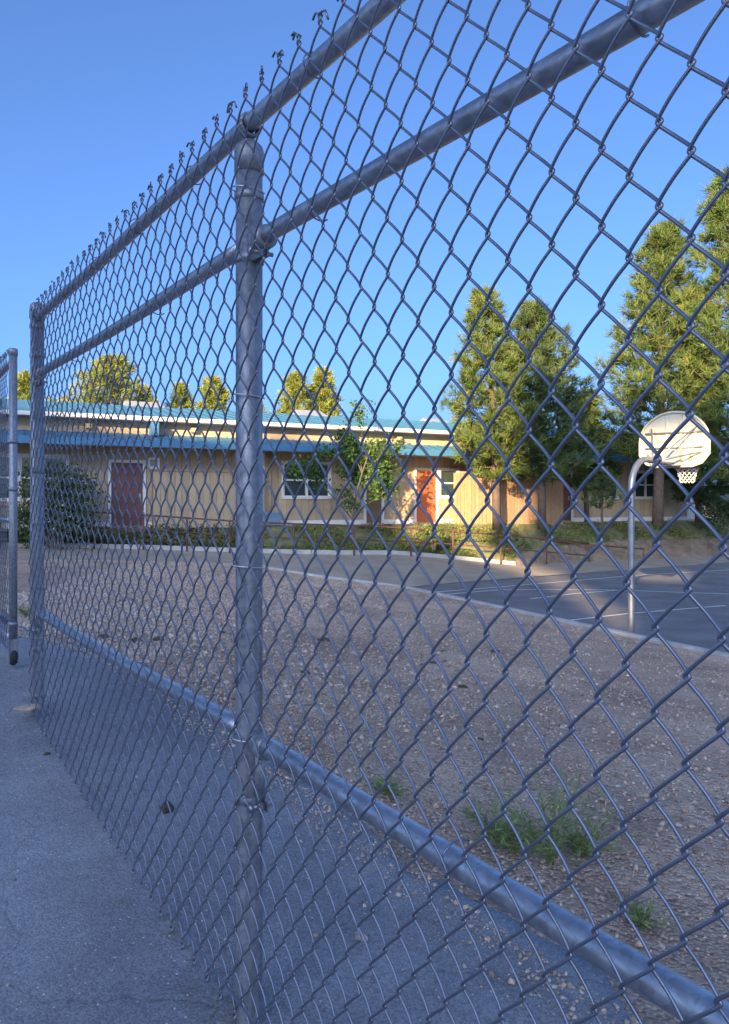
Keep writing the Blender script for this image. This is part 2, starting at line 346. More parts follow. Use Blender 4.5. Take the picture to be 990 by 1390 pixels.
# court
c = MB(); c.add([kerbL, kerbX, kerbX + fd * 40, farX], [(0, 1, 2, 3)]); court = c.build('basketball_court', M['court']); tag(court, kind='structure')
def stripe(name, pts, wdt, z, m, parent):
    pts = np.array(pts)[:, :2]; mb = MB(); t = np.gradient(pts, axis=0); t /= np.linalg.norm(t, axis=1)[:, None]
    nr = np.stack([-t[:, 1], t[:, 0]], -1) * wdt / 2
    l = pts + nr; r = pts - nr; k = len(pts)
    mb.add([(*p, z) for p in l] + [(*p, z) for p in r], [(i, i + k, i + k + 1, i + 1) for i in range(k - 1)])
    return mb.build(name, m, parent)
cl = lambda *q: [PZ(x, y, CZ) for x, y in q]
for q in (cl((566, 809.5), (831, 861)), cl((888, 872.5), (1010, 896)), cl((551, 807), (676, 797), (858, 781.5), (1000, 773)),
          cl((567, 810), (676, 801), (740, 800), (835, 801), (990, 806.5)), cl((757, 844), (853, 833), (985, 822)), cl((720, 813), (780, 806), (840, 801))):
    stripe('painted_line', q, .07, CZ + .004, M['line'], court)
# kerb along gravel edge and court
kp = resample(np.array(K[3:5] + [kerbL, kerbX]), 60)
for i in range(15):
    a, b = kp[i * 4], kp[min(i * 4 + 4, 59)]
    if i == 0: kerb_root = None
    mb = MB(); t = (b - a); L_ = np.linalg.norm(t[:2]); t = t / L_; nr = np.array([-t[1], t[0], 0])
    a2 = a + t * .006; b2 = b - t * .006
    prof = [(-.09, -.25), (.09, -.25), (.09, .085), (.07, .1), (-.07, .1), (-.09, .085)]
    v = [a2 + nr * u + np.array([0, 0, z]) for u, z in prof] + [b2 + nr * u + np.array([0, 0, z]) for u, z in prof]
    mb.add(v, [(5, 4, 3, 2, 1, 0), (6, 7, 8, 9, 10, 11)] + [(j, (j + 1) % 6, (j + 1) % 6 + 6, j + 6) for j in range(6)])
    if kerb_root is None:
        kerb_root = mb.build('kerb', M['kerb']); tag(kerb_root, kind='structure')
    else: mb.build('kerb_stone', M['kerb'], kerb_root)
# walkway far edge lip
ep = resample(np.array(D[:8]), 61)
lip = None
for i in range(20):
    a, b = ep[i * 3], ep[i * 3 + 3]; t = b - a; t = t / np.linalg.norm(t[:2]); nr = np.array([-t[1], t[0], 0]); mb = MB()
    a2 = a + t * .008; b2 = b - t * .008
    prof = [(-.1, -.2), (.1, -.2), (.1, .13), (-.1, .13)]
    v = [a2 + nr * u + np.array([0, 0, z]) for u, z in prof] + [b2 + nr * u + np.array([0, 0, z]) for u, z in prof]
    mb.add(v, [(3, 2, 1, 0), (4, 5, 6, 7)] + [(j, (j + 1) % 4, (j + 1) % 4 + 4, j + 4) for j in range(4)])
    if lip is None: lip = tag(mb.build('walkway_edge', M['kerb']), kind='structure')
    else: mb.build('edge_stone', M['kerb'], lip)
# gravel yard
sA = [14, 11, 9.5, 8, 6.6, 5.0, 1.5, -8]
Arow = []
for s in sA:
    p = fence_pt(s, 1.42 - .25 * np.clip((s - 5.2) / 2, 0, 1)); Arow.append(np.array([p[0], p[1], float(asphalt_z(p[0], p[1])) - .045]))
Krow = [k + np.array([0, 0, .03]) for k in K[:5]] + [kerbL + np.array([0, 0, .04]), kerbL * .35 + kerbX * .65 + np.array([0, 0, .04]), kerbX + np.array([0, 0, .04])]
# shift gravel end just under the kerb
def gravel_surface(n, nv):
    a = resample(Arow, n); b = resample(Krow, n); v = np.linspace(0, 1, nv) ** 1.5
    return a, b, v
ga, gb, gv = gravel_surface(220, 150)
gpts = ga[:, None, :] * (1 - gv)[None, :, None] + gb[:, None, :] * gv[None, :, None]
def lump(x, y): return .025 * np.sin(1.9 * x + .4 * y) * np.sin(1.3 * y + .8) + .014 * np.sin(4.3 * x + 2) * np.sin(3.7 * y + x)
fade = np.clip(gv / .06, 0, 1) * np.clip((1 - gv) / .05, 0, 1)
gpts[..., 2] += lump(gpts[..., 0], gpts[..., 1]) * fade + .006 * rng.standard_normal(gpts.shape[:2]) * fade
tag(grid_mesh('gravel_yard', gpts[..., 0], gpts[..., 1], gpts[..., 2], M['gravel']), kind='structure')

# ================================================================== FENCE
POST_S = [-.70, 1.75, 4.20]
fence = empty('chain_link_fence', (*(N_ * DF), 0), math.atan2(U_[1], U_[0]))
tag(fence, 'tall galvanized chain link fence running across the foreground beside the asphalt', 'fence')
TOPZ, MIDZ, BOTZ = 2.312, 2.005, .765
PR = .034
for i, s in enumerate(POST_S):
    mb = MB(); top = 2.36 if i == 2 else 2.245
    mb.tube([(s, 0, -.3), (s, 0, 0), (s, 0, 1.2), (s, 0, top)], PR, 28)
    post = mb.build('post', M['galv_post'], fence, True)
    if i == 2:  # rounded cap
        mb = MB(); mb.tube([(s, 0, top - .05), (s, 0, top + .004), (s, 0, top + .02), (s, 0, top + .032), (s, 0, top + .037)], [.038, .038, .034, .022, .004], 24)
        mb.build('post_cap', M['galv_post'], post, True)
    else:       # loop cap holding the top rail
        mb = MB(); mb.tube([(s, 0, top - .055), (s, 0, top + .0), (s, 0, top + .012), (s, 0, top + .026)], [.0375, .0375, .034, .020], 24)
        ang = np.linspace(0, 2 * np.pi, 25)
        for dx in (-.010, -.0035, .0035, .010):
            mb.tube([(s + dx, .0268 * math.cos(a), TOPZ + .0268 * math.sin(a)) for a in ang], .0045, 6, ref=(1, 0, 0))
        mb.build('post_cap', M['galv_post'], post, True)
def rail(name, z0, z1, r, s0, s1):
    mb = MB(); x = np.linspace(s0, s1, 24)
    mb.tube([(a, 0, z0 + (z1 - z0) * (a - s0) / (s1 - s0) - .004 * math.sin(2.6 * a)) for a in x], r, 24)
    return mb.build(name, M['galv'], fence, True)
rail('top_rail', TOPZ, TOPZ, .0215, -.8, 4.17)
rail('middle_rail', MIDZ - .03, MIDZ, .0205, -.66, 1.75 - PR + .004); rail('middle_rail', MIDZ, MIDZ + .012, .0205, 1.75 + PR - .004, 4.17)
rail('bottom_rail', BOTZ - .045, BOTZ - .01, .0235, -.66, 1.75 - PR + .004); rail('bottom_rail', BOTZ, BOTZ + .02, .0225, 1.75 + PR - .004, 4.10)
# rail-end brackets at the near post
def band(s, z, h=.022, r=None, parent=fence, name='brace_band', m='galv_post'):
    mb = MB(); r = r or PR + .0035
    mb.tube([(s, 0, z - h / 2), (s, 0, z - h / 2 + .001), (s, 0, z + h / 2 - .001), (s, 0, z + h / 2)], [r - .003, r, r, r - .003], 24)
    return mb.build(name, M[m], parent, True)
def bracket(s, z, zr, d):
    b = band(s, z)
    mb = MB(); mb.box(min(s + d * PR, s + d * .088), max(s + d * PR, s + d * .088), -.010, -.005, z - .013, z + .013)
    mb.box(min(s + d * PR, s + d * .088), max(s + d * PR, s + d * .088), .005, .010, z - .013, z + .013)
    mb.build('bracket_tab', M['galv_post'], b)
    mb = MB(); mb.tube([(s + d * .07, -.03, z), (s + d * .07, .035, z)], .0055, 10); mb.tube([(s + d * .07, .026, z), (s + d * .07, .036, z)], .011, 6)
    mb.build('bolt', M['galv'], b, True)
    mb = MB(); x = s + d * np.array([.034, .05, .075, .098, .10]); mb.tube([(q, 0, zr) for q in x], [.022, .029, .03, .029, .024], 18)
    mb.tube([(s + d * .06, 0, zr), (s + d * .06, 0, z)], .013, 10)
    mb.build('rail_end_cup', M['galv_post'], fence, True)
bracket(1.75, MIDZ - .035, MIDZ - .002, -1); bracket(1.75, BOTZ - .16, BOTZ - .012, -1)
bracket(4.20, MIDZ - .03, MIDZ + .01, -1); bracket(4.20, BOTZ - .06, BOTZ + .02, -1); band(1.75, 2.13, .02)
for z in (2.27, 2.12, 1.80, 1.52, 1.25, .92, .60, .36): band(4.20, z, .024)
mb = MB(); mb.box(4.145, 4.161, .036, .042, .30, 2.33); mb.build('tension_bar', M['galv'], fence)
# the woven wires
W_, V_ = .0855, .103
S_KN, Z_KN = .558, 1.82
Z_T = Z_KN + 5 * V_; ROWS = 22; Y0 = .042; O_ = .0034; B_ = .0038; RW = .00248
kk = .994
def tri(th): return np.arcsin(kk * np.sin(th)) / math.asin(kk)
def weave(xk, k, rows, per, zt, zb_fn, sides, y0, rw, jit=0.0):
    """path of one zigzag wire; k odd = shifted half a diamond"""
    par = k % 2
    th_top = (np.pi / 2 if par == 0 else 3 * np.pi / 2)
    n = rows * per + 1
    u = np.linspace(0, 1, n)                     # 0 at top
    ph = th_top - 2 * np.pi * rows * u
    # concentrate samples at the bends
    ph = ph + .30 * np.sin(2 * ph)
    A = W_ / 4 + O_
    tz = (th_top - ph) / (2 * np.pi * rows)
    zb = zb_fn(xk); z = zt - (zt - zb) * tz
    x = xk - A * tri(ph); y = y0 + B_ * np.cos(ph)
    if jit:
        x = x + jit * np.sin(z * 2.3 + xk * 1.1); y = y + jit * 2.2 * np.sin(z * 1.7 + xk * 2.3) * np.sin(xk * 1.3)
    core = np.stack([x, y, z], -1)
    xb = xk - W_ / 4 if par == 0 else xk + W_ / 4
    sg = -1.0 if par == 0 else 1.0
    jx = core[0, 0] - (xb + sg * O_); jy = core[0, 1] - y0
    tw = np.linspace(0.12, 1, 9)
    a = tw * 2 * np.pi * .75
    top = np.stack([xb + jx + sg * O_ * np.cos(a), y0 + jy + O_ * 1.1 * np.sin(a) * sg, zt + tw * .021], -1)
    r1, r2 = random.uniform(.6, 1.3), random.uniform(.5, 1.2)
    s2 = sg * random.choice((1, 1, -1)); r3 = random.uniform(-1, 1)
    end = np.array([[xb + jx + s2 * .005 * r1, y0 + jy + .004 * r3, zt + .025], [xb + jx + s2 * .011 * r1, y0 + jy + .007 * r3, zt + .026 + .004 * r3], [xb + jx + s2 * .018 * r1, y0 + jy + .010 * r3, zt + .020 + .012 * r3 - .010 * r2]])
    jx = core[-1, 0] - (xb + sg * O_); jy = core[-1, 1] - y0
    tb = np.linspace(.12, 1, 8); a = tb * 2 * np.pi * .8
    bot = np.stack([xb + jx + sg * (O_ + .002 * tb) * np.cos(a), y0 + jy - (O_ + .002 * tb) * np.sin(a) * sg, zb - tb * .022], -1)
    return np.concatenate([end[::-1], top[::-1], core, bot])
def zbot(x): return float(ground_s(x)) + .035 + .03 * (x < 1.2)
k0 = int(math.floor((-.72 - S_KN) / (W_ / 2))); k1 = int(math.floor((4.15 - S_KN) / (W_ / 2)))
for k in range(k0, k1):
    xk = S_KN + W_ / 4 + k * W_ / 2
    path = weave(xk, k, ROWS, 24 if xk < 1.9 else 16, Z_T, zbot, 6, Y0, RW, jit=.0034)
    mb = MB(); mb.tube(path, RW, 9 if xk < 1.9 else 6, ref=(0, 1, 0)); mb.build('wire', M['wire'], fence, True)
mb = MB(); xs = np.linspace(-.7, 4.15, 40)
mb.tube([(x, Y0 - .001, zbot(x) + .045 + .006 * math.sin(3 * x)) for x in xs], .0022, 5); mb.build('tension_wire', M['wire'], fence, True)
# ties
def tie(s, z, r, around_post):
    mb = MB(); a = np.linspace(R(-40), R(225), 18)
    if around_post: pts = [(s - (r + .003) * math.cos(q), (r + .012) * math.sin(q), z + .012 * q / 3) for q in a]
    else: pts = [(s + .008 * q / 3, (r + .010) * math.sin(q), z + (r + .003) * math.cos(q)) for q in a]
    mb.tube(pts, .0019, 5, ref=(0.1, .2, 1) if around_post else (1, .1, 0)); mb.build('tie_wire', M['bright_wire' if around_post else 'wire'], fence, True)
for z in (2.14, 1.62, 1.19, .755): tie(1.75, z, PR, True)
for z in (.66,): tie(4.20, z, PR, True)
for s in (-.3, .25, .62, .98, 1.42, 2.1, 2.6, 3.1, 3.6, 3.95):
    tie(s, TOPZ, .0215, False)
for s in (.5, 1.3, 2.3, 3.3): tie(s + .1, MIDZ - .015, .0205, False)
for s in (.2, .9, 2.2, 3.2): tie(s + .06, BOTZ - .01, .0235, False)

# gate leaf standing open beyond the last post
GA = R(33.0); gu = np.array([-math.sin(GA), math.cos(GA)])
g0 = P(18, 684, 4.62)
gate = empty('chain_link_gate', (g0[0], g0[1], 0), math.atan2(gu[1], gu[0]))
tag(gate, 'shorter chain link gate leaf on a caster wheel at the left edge', 'gate')
GZ = float(ground_s(5.0)); gt = EYE + (HY - 474) / F * 4.62; gb_ = GZ + .14
mb = MB(); mb.tube([(0, 0, gb_ - .02), (0, 0, 1.2), (0, 0, gt - .01)], .0245, 20); gp = mb.build('gate_post', M['galv_post'], gate, True)
mb = MB(); mb.tube([(0, 0, gt - .04), (0, 0, gt - .002), (0, 0, gt + .004)], [.0275, .0275, .020], 20); mb.build('post_cap', M['galv_post'], gp, True)
for z, nm in ((gt - .07, 'top_rail'), (gb_ + .03, 'bottom_rail'), (1.25, 'middle_rail')):
    mb = MB(); mb.tube([(0, 0, z), (.9, 0, z), (1.9, 0, z)], .02, 14); mb.build(nm, M['galv'], gate, True)
mb = MB(); mb.tube([(1.9, 0, gb_ - .02), (1.9, 0, gt)], .0245, 16); mb.build('gate_post', M['galv_post'], gate, True)
for z in (1.73, 1.44, .62):
    mb = MB(); mb.tube([(0, 0, z - .012), (0, 0, z + .012)], .0285, 18); mb.build('hinge_band', M['galv_post'], gp, True)
for k in range(int(1.85 / (W_ / 2))):
    mb = MB(); mb.tube(weave(.03 + k * W_ / 2, k, 15, 12, gt - .03, lambda x: gb_ - .01, 4, .032, RW), RW, 4, ref=(0, 1, 0)); mb.build('wire', M['wire'], gate, True)
mb = MB(); mb.box(-.035, .035, -.02, .02, gb_ - .07, gb_ + .03); mb.box(-.03, .03, .022, .028, gb_ - .12, gb_ + .02); mb.box(-.03, .03, -.028, -.022, gb_ - .12, gb_ + .02)
fk = mb.build('caster_fork', M['galv_post'], gate)
mb = MB(); a = np.linspace(0, 2 * np.pi, 21); mb.tube([(.0 + .034 * math.cos(q), 0, GZ + .062 + .034 * math.sin(q)) for q in a], .022, 10, ref=(0, 1, 0)); mb.build('wheel', M['rubber'], fk, True)

# ================================================================== SCHOOL BUILDING
bld = empty('school_building', (FO[0], FO[1], 0), FROT)
tag(bld, 'long low tan school building with blue metal roof behind the court', 'building')
XA, XB = fac_x(-160), fac_x(955)
ops = []   # openings: x0,x1,z0,z1,kind
def opening(px0, px1, z0, z1, kind): ops.append((fac_x(px0), fac_x(px1), z0, z1, kind))
opening(-60, 20, 1.5, 2.9, 'window'); opening(28, 90, 1.5, 2.9, 'window'); opening(151, 194, FLOOR, 2.76, 'door_red')
opening(385, 447, 1.62, 2.88, 'window2'); opening(497, 518, FLOOR, 2.72, 'door_dark'); opening(565, 592, FLOOR, 2.72, 'door_orange')
opening(598, 621, 1.66, 2.76, 'window'); opening(763, 775, FLOOR, 2.72, 'door_red'); opening(818, 838, 1.66, 2.8, 'window'); opening(862, 890, 1.66, 2.85, 'window2')
opening(934, 948, FLOOR, 2.72, 'door_white')
ops.sort()
TOPW = 4.2
mb = MB(); x = XA
for (a, b, z0, z1, kd_) in ops:
    if a > x: mb.box(x, a, .0, .2, 0.2, TOPW)
    mb.box(a, b, .0, .2, z1, TOPW)
    if z0 > FLOOR: mb.box(a, b, .0, .2, .2, z0)
    else: mb.box(a, b, .0, .2, .2, FLOOR)
    x = b
mb.box(x, XB, 0, .2, .2, TOPW)
mb.box(XA, XA + .2, .2, 8, .2, TOPW); mb.box(XB - .2, XB, .2, 8, .2, TOPW); mb.box(XA, XB, 8, 8.2, .2, TOPW)
wall = mb.build('wall', M['tanwall'], bld)
# siding boards, cut round the openings
SZ0, SZ1 = FLOOR + .14, 3.28
bx = XA
def sboard(a, b, z0, z1, y=-.022, m='siding', nm='siding_board', par=wall):
    if b - a < .03 or z1 - z0 < .05: return
    mb = MB(); g = .012
    mb.add([(a + g, y, z0), (b - g, y, z0), (b, -.001, z0), (a, -.001, z0), (a + g, y, z1), (b - g, y, z1), (b, -.001, z1), (a, -.001, z1)],
           [(0, 3, 2, 1), (4, 5, 6, 7), (0, 1, 5, 4), (1, 2, 6, 5), (2, 3, 7, 6), (3, 0, 4, 7)])
    mb.build(nm, M[m], par)
while bx < XB - .05:
    be = min(bx + .30, XB)
    cuts = sorted({bx, be} | {c for o in ops for c in (o[0] - .1, o[1] + .1) if bx < c < be})
    for a, b in zip(cuts[:-1], cuts[1:]):
        mid = (a + b) / 2; hit = [o for o in ops if o[0] - .1 < mid < o[1] + .1]
        if not hit: sboard(a, b, SZ0, SZ1)
        else:
            o = hit[0]; sboard(a, b, o[3] + .1, SZ1)
            if o[2] > FLOOR + .1: sboard(a, b, SZ0, o[2] - .1)
    bx = be
# base boards
x = XA
for o in ops + [(XB, XB, 0, 0, '')]:
    if o[2] > FLOOR: continue
    mb = MB(); mb.box(x, o[0] - .1, -.04, -.002, FLOOR - .05, FLOOR + .13); mb.build('base_board', M['trim'], bld); x = o[1] + .1
# doors and windows
for (a, b, z0, z1, kd_) in ops:
    if kd_.startswith('window'):
        mb = MB(); t = .085
        mb.box(a - t, a, -.05, .03, z0 - t, z1 + t); mb.box(b, b + t, -.05, .03, z0 - t, z1 + t); mb.box(a, b, -.05, .03, z1, z1 + t); mb.box(a - .03, b + .03, -.07, .03, z0 - t, z0)
        fr = mb.build('window_frame', M['trim'], bld)
        nb = 2 if (b - a) > 1.2 else 1
        for i in range(nb):
            xa = a + (b - a) * i / nb; xb = a + (b - a) * (i + 1) / nb; zm = (z0 + z1) / 2
            mb = MB(); r = .045
            if i > 0: mb.box(xa - .045, xa + .045, -.042, .03, z0, z1)
            mb.box(xa, xb, -.01, .04, zm - .03, zm + .03)
            mb.box(xa, xa + r, -.004, .05, z0, z1); mb.box(xb - r, xb, -.004, .05, z0, z1); mb.box(xa + r, xb - r, -.004, .05, z0, z0 + r); mb.box(xa + r, xb - r, -.004, .05, z1 - r, z1)
            mb.build('sash', M['trim'], fr)
            for (p0, p1) in ((z0 + r, zm - .03), (zm + .03, z1 - r)):
                mb = MB(); mb.box(xa + r, xb - r, .032, .038, p0, p1); mb.build('pane', M['glass'], fr)
            mb = MB()
            for q in range(int((z1 - zm - .05) / .05)): mb.box(xa + r, xb - r, .075, .079, z1 - .05 - q * .05 - .04, z1 - .05 - q * .05)
            mb.box(xa, xb, .10, .11, z0, z1)
            mb.build('blind', M['blind'], fr)
    else:
        mb = MB(); t = .1
        mb.box(a - t, a, -.05, .06, z0 - .02, z1 + t); mb.box(b, b + t, -.05, .06, z0 - .02, z1 + t); mb.box(a, b, -.05, .06, z1, z1 + t)
        fr = mb.build('door_frame', M['trim'], bld)
        mb = MB(); mb.box(a + .004, b - .004, .03, .08, z0, z1 - .004)
        d = mb.build('door', M[{'door_red': 'red_door', 'door_dark': 'brown_door', 'door_orange': 'orange_door', 'door_white': 'trim'}[kd_]], bld)
        mb = MB(); mb.tube([(b - .09, .03, z0 + 1.0), (b - .09, -.02, z0 + 1.0), (b - .20, -.025, z0 + 1.0)], .012, 8); mb.box(b - .12, b - .06, .022, .03, z0 + .92, z0 + 1.1); mb.build('handle', M['galv'], d)
# corner trim, downpipe
xq = fac_x(357); mb = MB(); mb.box(xq - .05, xq + .05, -.06, -.024, FLOOR, 3.25); mb.build('corner_trim', M['trim'], bld)
xq = fac_x(366); mb = MB(); mb.tube([(xq, -.07, FLOOR), (xq, -.07, 1.5), (xq, -.07, 3.3)], .045, 10); mb.build('downpipe', M['siding'], bld, True)
# raised board bay left of the window, with cap
x0, x1 = fac_x(206), fac_x(354)
mb = MB(); mb.box(x0, x1, -.30, -.023, .3, 2.5); bay = mb.build('board_bay', M['board'], bld)
n = 16
for i in range(n):
    a = x0 + (x1 - x0) * i / n; b = x0 + (x1 - x0) * (i + 1) / n; mb = MB(); g = .014
    mb.add([(a + g, -.325, .3), (b - g, -.325, .3), (b, -.301, .3), (a, -.301, .3), (a + g, -.325, 2.46), (b - g, -.325, 2.46), (b, -.301, 2.46), (a, -.301, 2.46)],
           [(0, 3, 2, 1), (4, 5, 6, 7), (0, 1, 5, 4), (1, 2, 6, 5), (2, 3, 7, 6), (3, 0, 4, 7)]); mb.build('siding_board', M['siding'], bay)
mb = MB(); mb.box(x0 - .02, x1 + .02, -.35, -.02, 2.501, 2.55); mb.build('bay_cap', M['siding'], bay)
# canopy roof over the walkway
CF, CB_ = -1.35, .0; zf, zb = 3.45, 3.76
XC0, XC1 = XA - .5, XB + .5
mb = MB(); mb.add([(XC0, CF, zf), (XC1, CF, zf), (XC1, CB_, zb), (XC0, CB_, zb), (XC0, CF, zf - .04), (XC1, CF, zf - .04), (XC1, CB_, zb - .04), (XC0, CB_, zb - .04)],
       [(0, 1, 2, 3), (7, 6, 5, 4), (0, 4, 5, 1), (3, 2, 6, 7), (0, 3, 7, 4), (1, 5, 6, 2)])
can = mb.build('canopy_roof', M['roof'], bld)
mb = MB(); mb.box(XC0, XC1, CF - .03, CF - .002, zf - .22, zf + .015); mb.build('canopy_fascia', M['bfascia'], can)
mb = MB(); mb.box(XC0, XC1, CF + .0, -.025, zf - .19, zf - .15); mb.build('soffit', M['soffit'], can)
mb = MB(); mb.box(XC0, XC1, -.06, -.001, 3.3, 3.42); mb.build('ledger', M['tanwall'], can)
me0 = None
def seams(parent, x0, x1, f, b, step, hgt=.03):
    L_ = math.dist(f, b); mb = MB()
    dy, dz = (b[0] - f[0]) / L_, (b[1] - f[1]) / L_
    mb.add([(-.015, f[0], f[1]), (.015, f[0], f[1]), (.012, f[0] - dz * hgt, f[1] + dy * hgt), (-.012, f[0] - dz * hgt, f[1] + dy * hgt),
            (-.015, b[0], b[1]), (.015, b[0], b[1]), (.012, b[0] - dz * hgt, b[1] + dy * hgt), (-.012, b[0] - dz * hgt, b[1] + dy * hgt)],
           [(0, 1, 2, 3), (7, 6, 5, 4), (1, 5, 6, 2), (2, 6, 7, 3), (3, 7, 4, 0)])
    first = None; x = x0 + .2
    while x < x1:
        if first is None: first = mb.build('seam', M['roof'], parent); o = first
        else: o = first.copy(); COL.objects.link(o); o.parent = parent
        o.location = (x, 0, 0); x += step
seams(can, XC0, XC1, (CF, zf + .001), (CB_ - .02, zb + .001), .42)
# posts and lamp under the canopy
# main roof
RF, RB, rz0, rz1 = -.55, 5.2, 4.31, 5.38
mb = MB(); mb.add([(XA - .6, RF, rz0), (XB + .6, RF, rz0), (XB + .6, RB, rz1), (XA - .6, RB, rz1), (XA - .6, RB + 4.5, 4.4), (XB + .6, RB + 4.5, 4.4)], [(0, 1, 2, 3), (3, 2, 5, 4)])
roof = mb.build('main_roof', M['roof'], bld)
mb = MB(); mb.box(XA - .6, XB + .6, RF - .03, RF - .002, rz0 - .12, rz0 + .015); mb.build('roof_fascia', M['fascia'], roof)
mb = MB(); mb.box(XA - .6, XB + .6, RF, -.003, rz0 - .14, rz0 - .1); mb.build('soffit', M['soffit'], roof)
seams(roof, XA - .6, XB + .6, (RF, rz0 + .001), (RB, rz1 + .001), .45)
for px0, px1, h in ((165, 222, .4), (398, 440, .45), (572, 606, .35)):
    a, b = fac_x(px0, 5.5), fac_x(px1, 5.5); mb = MB()
    mb.add([(a, 4.4, rz1 - .25), (b, 4.4, rz1 - .25), (b - .15, 5.6, rz1 + h * .6), (a + .15, 5.6, rz1 + h * .6), (a, 6.6, rz1 - .3), (b, 6.6, rz1 - .3)], [(0, 1, 2, 3), (3, 2, 5, 4), (0, 3, 4), (1, 5, 2)])
    mb.build('roof_well', M['well'], roof)
# downspout connecting the two roofs and blocks on the clerestory
for px in (207,):
    q = fac_x(px); mb = MB(); mb.box(q - .12, q + .12, -.62, -.02, 3.68, 4.15); mb.build('downspout_box', M['bfascia'], bld)
for px in (120, 262, 330, 470, 540, 650):
    q = fac_x(px); mb = MB(); mb.box(q - .1, q + .1, -.2, -.003, 3.88, 4.04); mb.build('eave_lamp', M['siding'], bld)
lf = fac_x(208); mb = MB(); mb.box(lf - .2, lf + .2, -.14, -.024, 2.55, 2.95)
wl = mb.build('wall_lamp', M['trim'], bld); mb = MB(); mb.box(lf - .12, lf + .12, -.15, -.141, 2.65, 2.88); mb.build('lamp_lens', M['blind'], wl)
for px in (375,): # canopy columns
    q = fac_x(px, -1.1); mb = MB(); mb.tube([(q, -1.15, .5), (q, -1.15, 2), (q, -1.15, 3.3)], .05, 10)
    if px == 375: continue
    mb.build('canopy_column', M['trim'], bld, True)
# boarded enclosure in front of the right part
enc = empty('board_enclosure', tuple(fac_w(0, 0, 0)), FROT); tag(enc, 'brown vertical board enclosure standing between the pine trunks and the building', 'enclosure')
YE = -2.0; ex0, ex1, ex2 = fac_x(622, -.6), fac_x(676, YE), fac_x(765, YE)
def board_run(p, q, n, z0, z1, nm='board'):
    p = np.array(p); q = np.array(q); d = (q - p) / n; u = d / np.linalg.norm(d); nr = np.array([u[1], -u[0]])
    for i in range(n):
        a = p + d * i + u * .006; b = p + d * (i + 1) - u * .006; k = .025; zt = z1 + random.uniform(-.008, .008)
        mb = MB(); A0, B0, A1, B1 = a, b, a - nr * k, b - nr * k
        mb.add([(*A0, z0), (*B0, z0), (*B1, z0), (*A1, z0), (*A0, zt), (*B0, zt), (*B1, zt), (*A1, zt)], [(0, 3, 2, 1), (4, 5, 6, 7), (0, 1, 5, 4), (1, 2, 6, 5), (2, 3, 7, 6), (3, 0, 4, 7)])
        mb.build(nm, M['board'], enc)
board_run((ex0, -.25), (ex1, YE), 12, .45, 2.62); board_run((ex1, YE), (ex2, YE), 24, .45, 2.62); board_run((ex2, YE), (ex2 + .1, -.1), 10, .45, 2.62)
mb = MB(); mb.box(ex1 - .02, ex2 + .02, YE + .026, YE + .07, 2.4, 2.5); mb.box(ex1 - .02, ex2 + .02, YE + .026, YE + .07, .7, .8); mb.build('rail', M['board'], enc)
mb = MB(); mb.box(ex1 - .04, ex2 + .04, YE - .03, YE + .06, 2.63, 2.67); mb.build('cap_board', M['board'], enc)
# low box by the wall
q = fac_x(368, -.6); bxo = empty('storage_box', tuple(fac_w(q, -.6, FLOOR)), FROT); tag(bxo, 'low blue grey plastic storage box beside the left white framed window', 'box')
mb = MB(); mb.prism([(-.30, 0), (.30, 0), (.33, .36), (-.33, .36)], -.22, .22); mb.build('body', M['blue_box'], bxo)
mb = MB(); mb.prism([(-.36, .362), (.36, .362), (.36, .40), (.30, .44), (-.30, .44), (-.36, .40)], -.25, .25); mb.build('lid', M['blue_box'], bxo)

# ================================================================== HANDRAIL
hr = empty('handrail', tuple(ep[0])); tag(hr, 'long rusty brown pipe handrail along the walkway below the planted slope', 'handrail')
dpx = np.array([p[0] / p[1] * F + CX for p in D]); dZ = np.array([p[1] for p in D]); dzz = np.array([p[2] for p in D])
tops = [(-60, 684), (0, 687), (60, 691), (128, 695), (195, 699), (254, 703), (312, 707), (399, 711), (481, 713.5), (558, 717), (615, 721), (680, 726), (742, 732), (800, 738)]
hp = []
o0 = np.array(hr.location)
for px, py in tops:
    Z = np.interp(px, dpx, dZ) - .25; zf_ = np.interp(px, dpx, dzz) - .1; b = P(px, py, Z); hp.append(b)
    mb = MB(); mb.tube([np.array([b[0], b[1], zf_ - .1]) - o0, np.array([b[0], b[1], (zf_ + b[2]) / 2]) - o0, b - o0], .032, 10); mb.build('post', M['rust'], hr, True)
hp = np.array(hp) - o0
mb = MB(); mb.tube(hp, .03, 10); mb.build('top_rail', M['rust'], hr, True)
mid = hp.copy(); mid[:, 2] -= .48; mb = MB(); mb.tube(mid, .022, 8); mb.build('middle_rail', M['rust'], hr, True)
h2 = empty('handrail', tuple(P(733, 758, 30.2))); tag(h2, 'short rusty handrail on the bank behind the long one, left of the hoop pole', 'handrail')
o0 = np.array(h2.location); pts = [P(700, 728, 29.9) - o0, P(733, 733, 30.2) - o0, P(795, 739, 31.0) - o0, P(874, 745, 31.4) - o0]
for p in pts: mb = MB(); mb.tube([p - np.array([0, 0, .95]), p - np.array([0, 0, .4]), p], .028, 8); mb.build('post', M['rust'], h2, True)
mb = MB(); mb.tube(pts, .028, 8); mb.build('top_rail', M['rust'], h2, True)

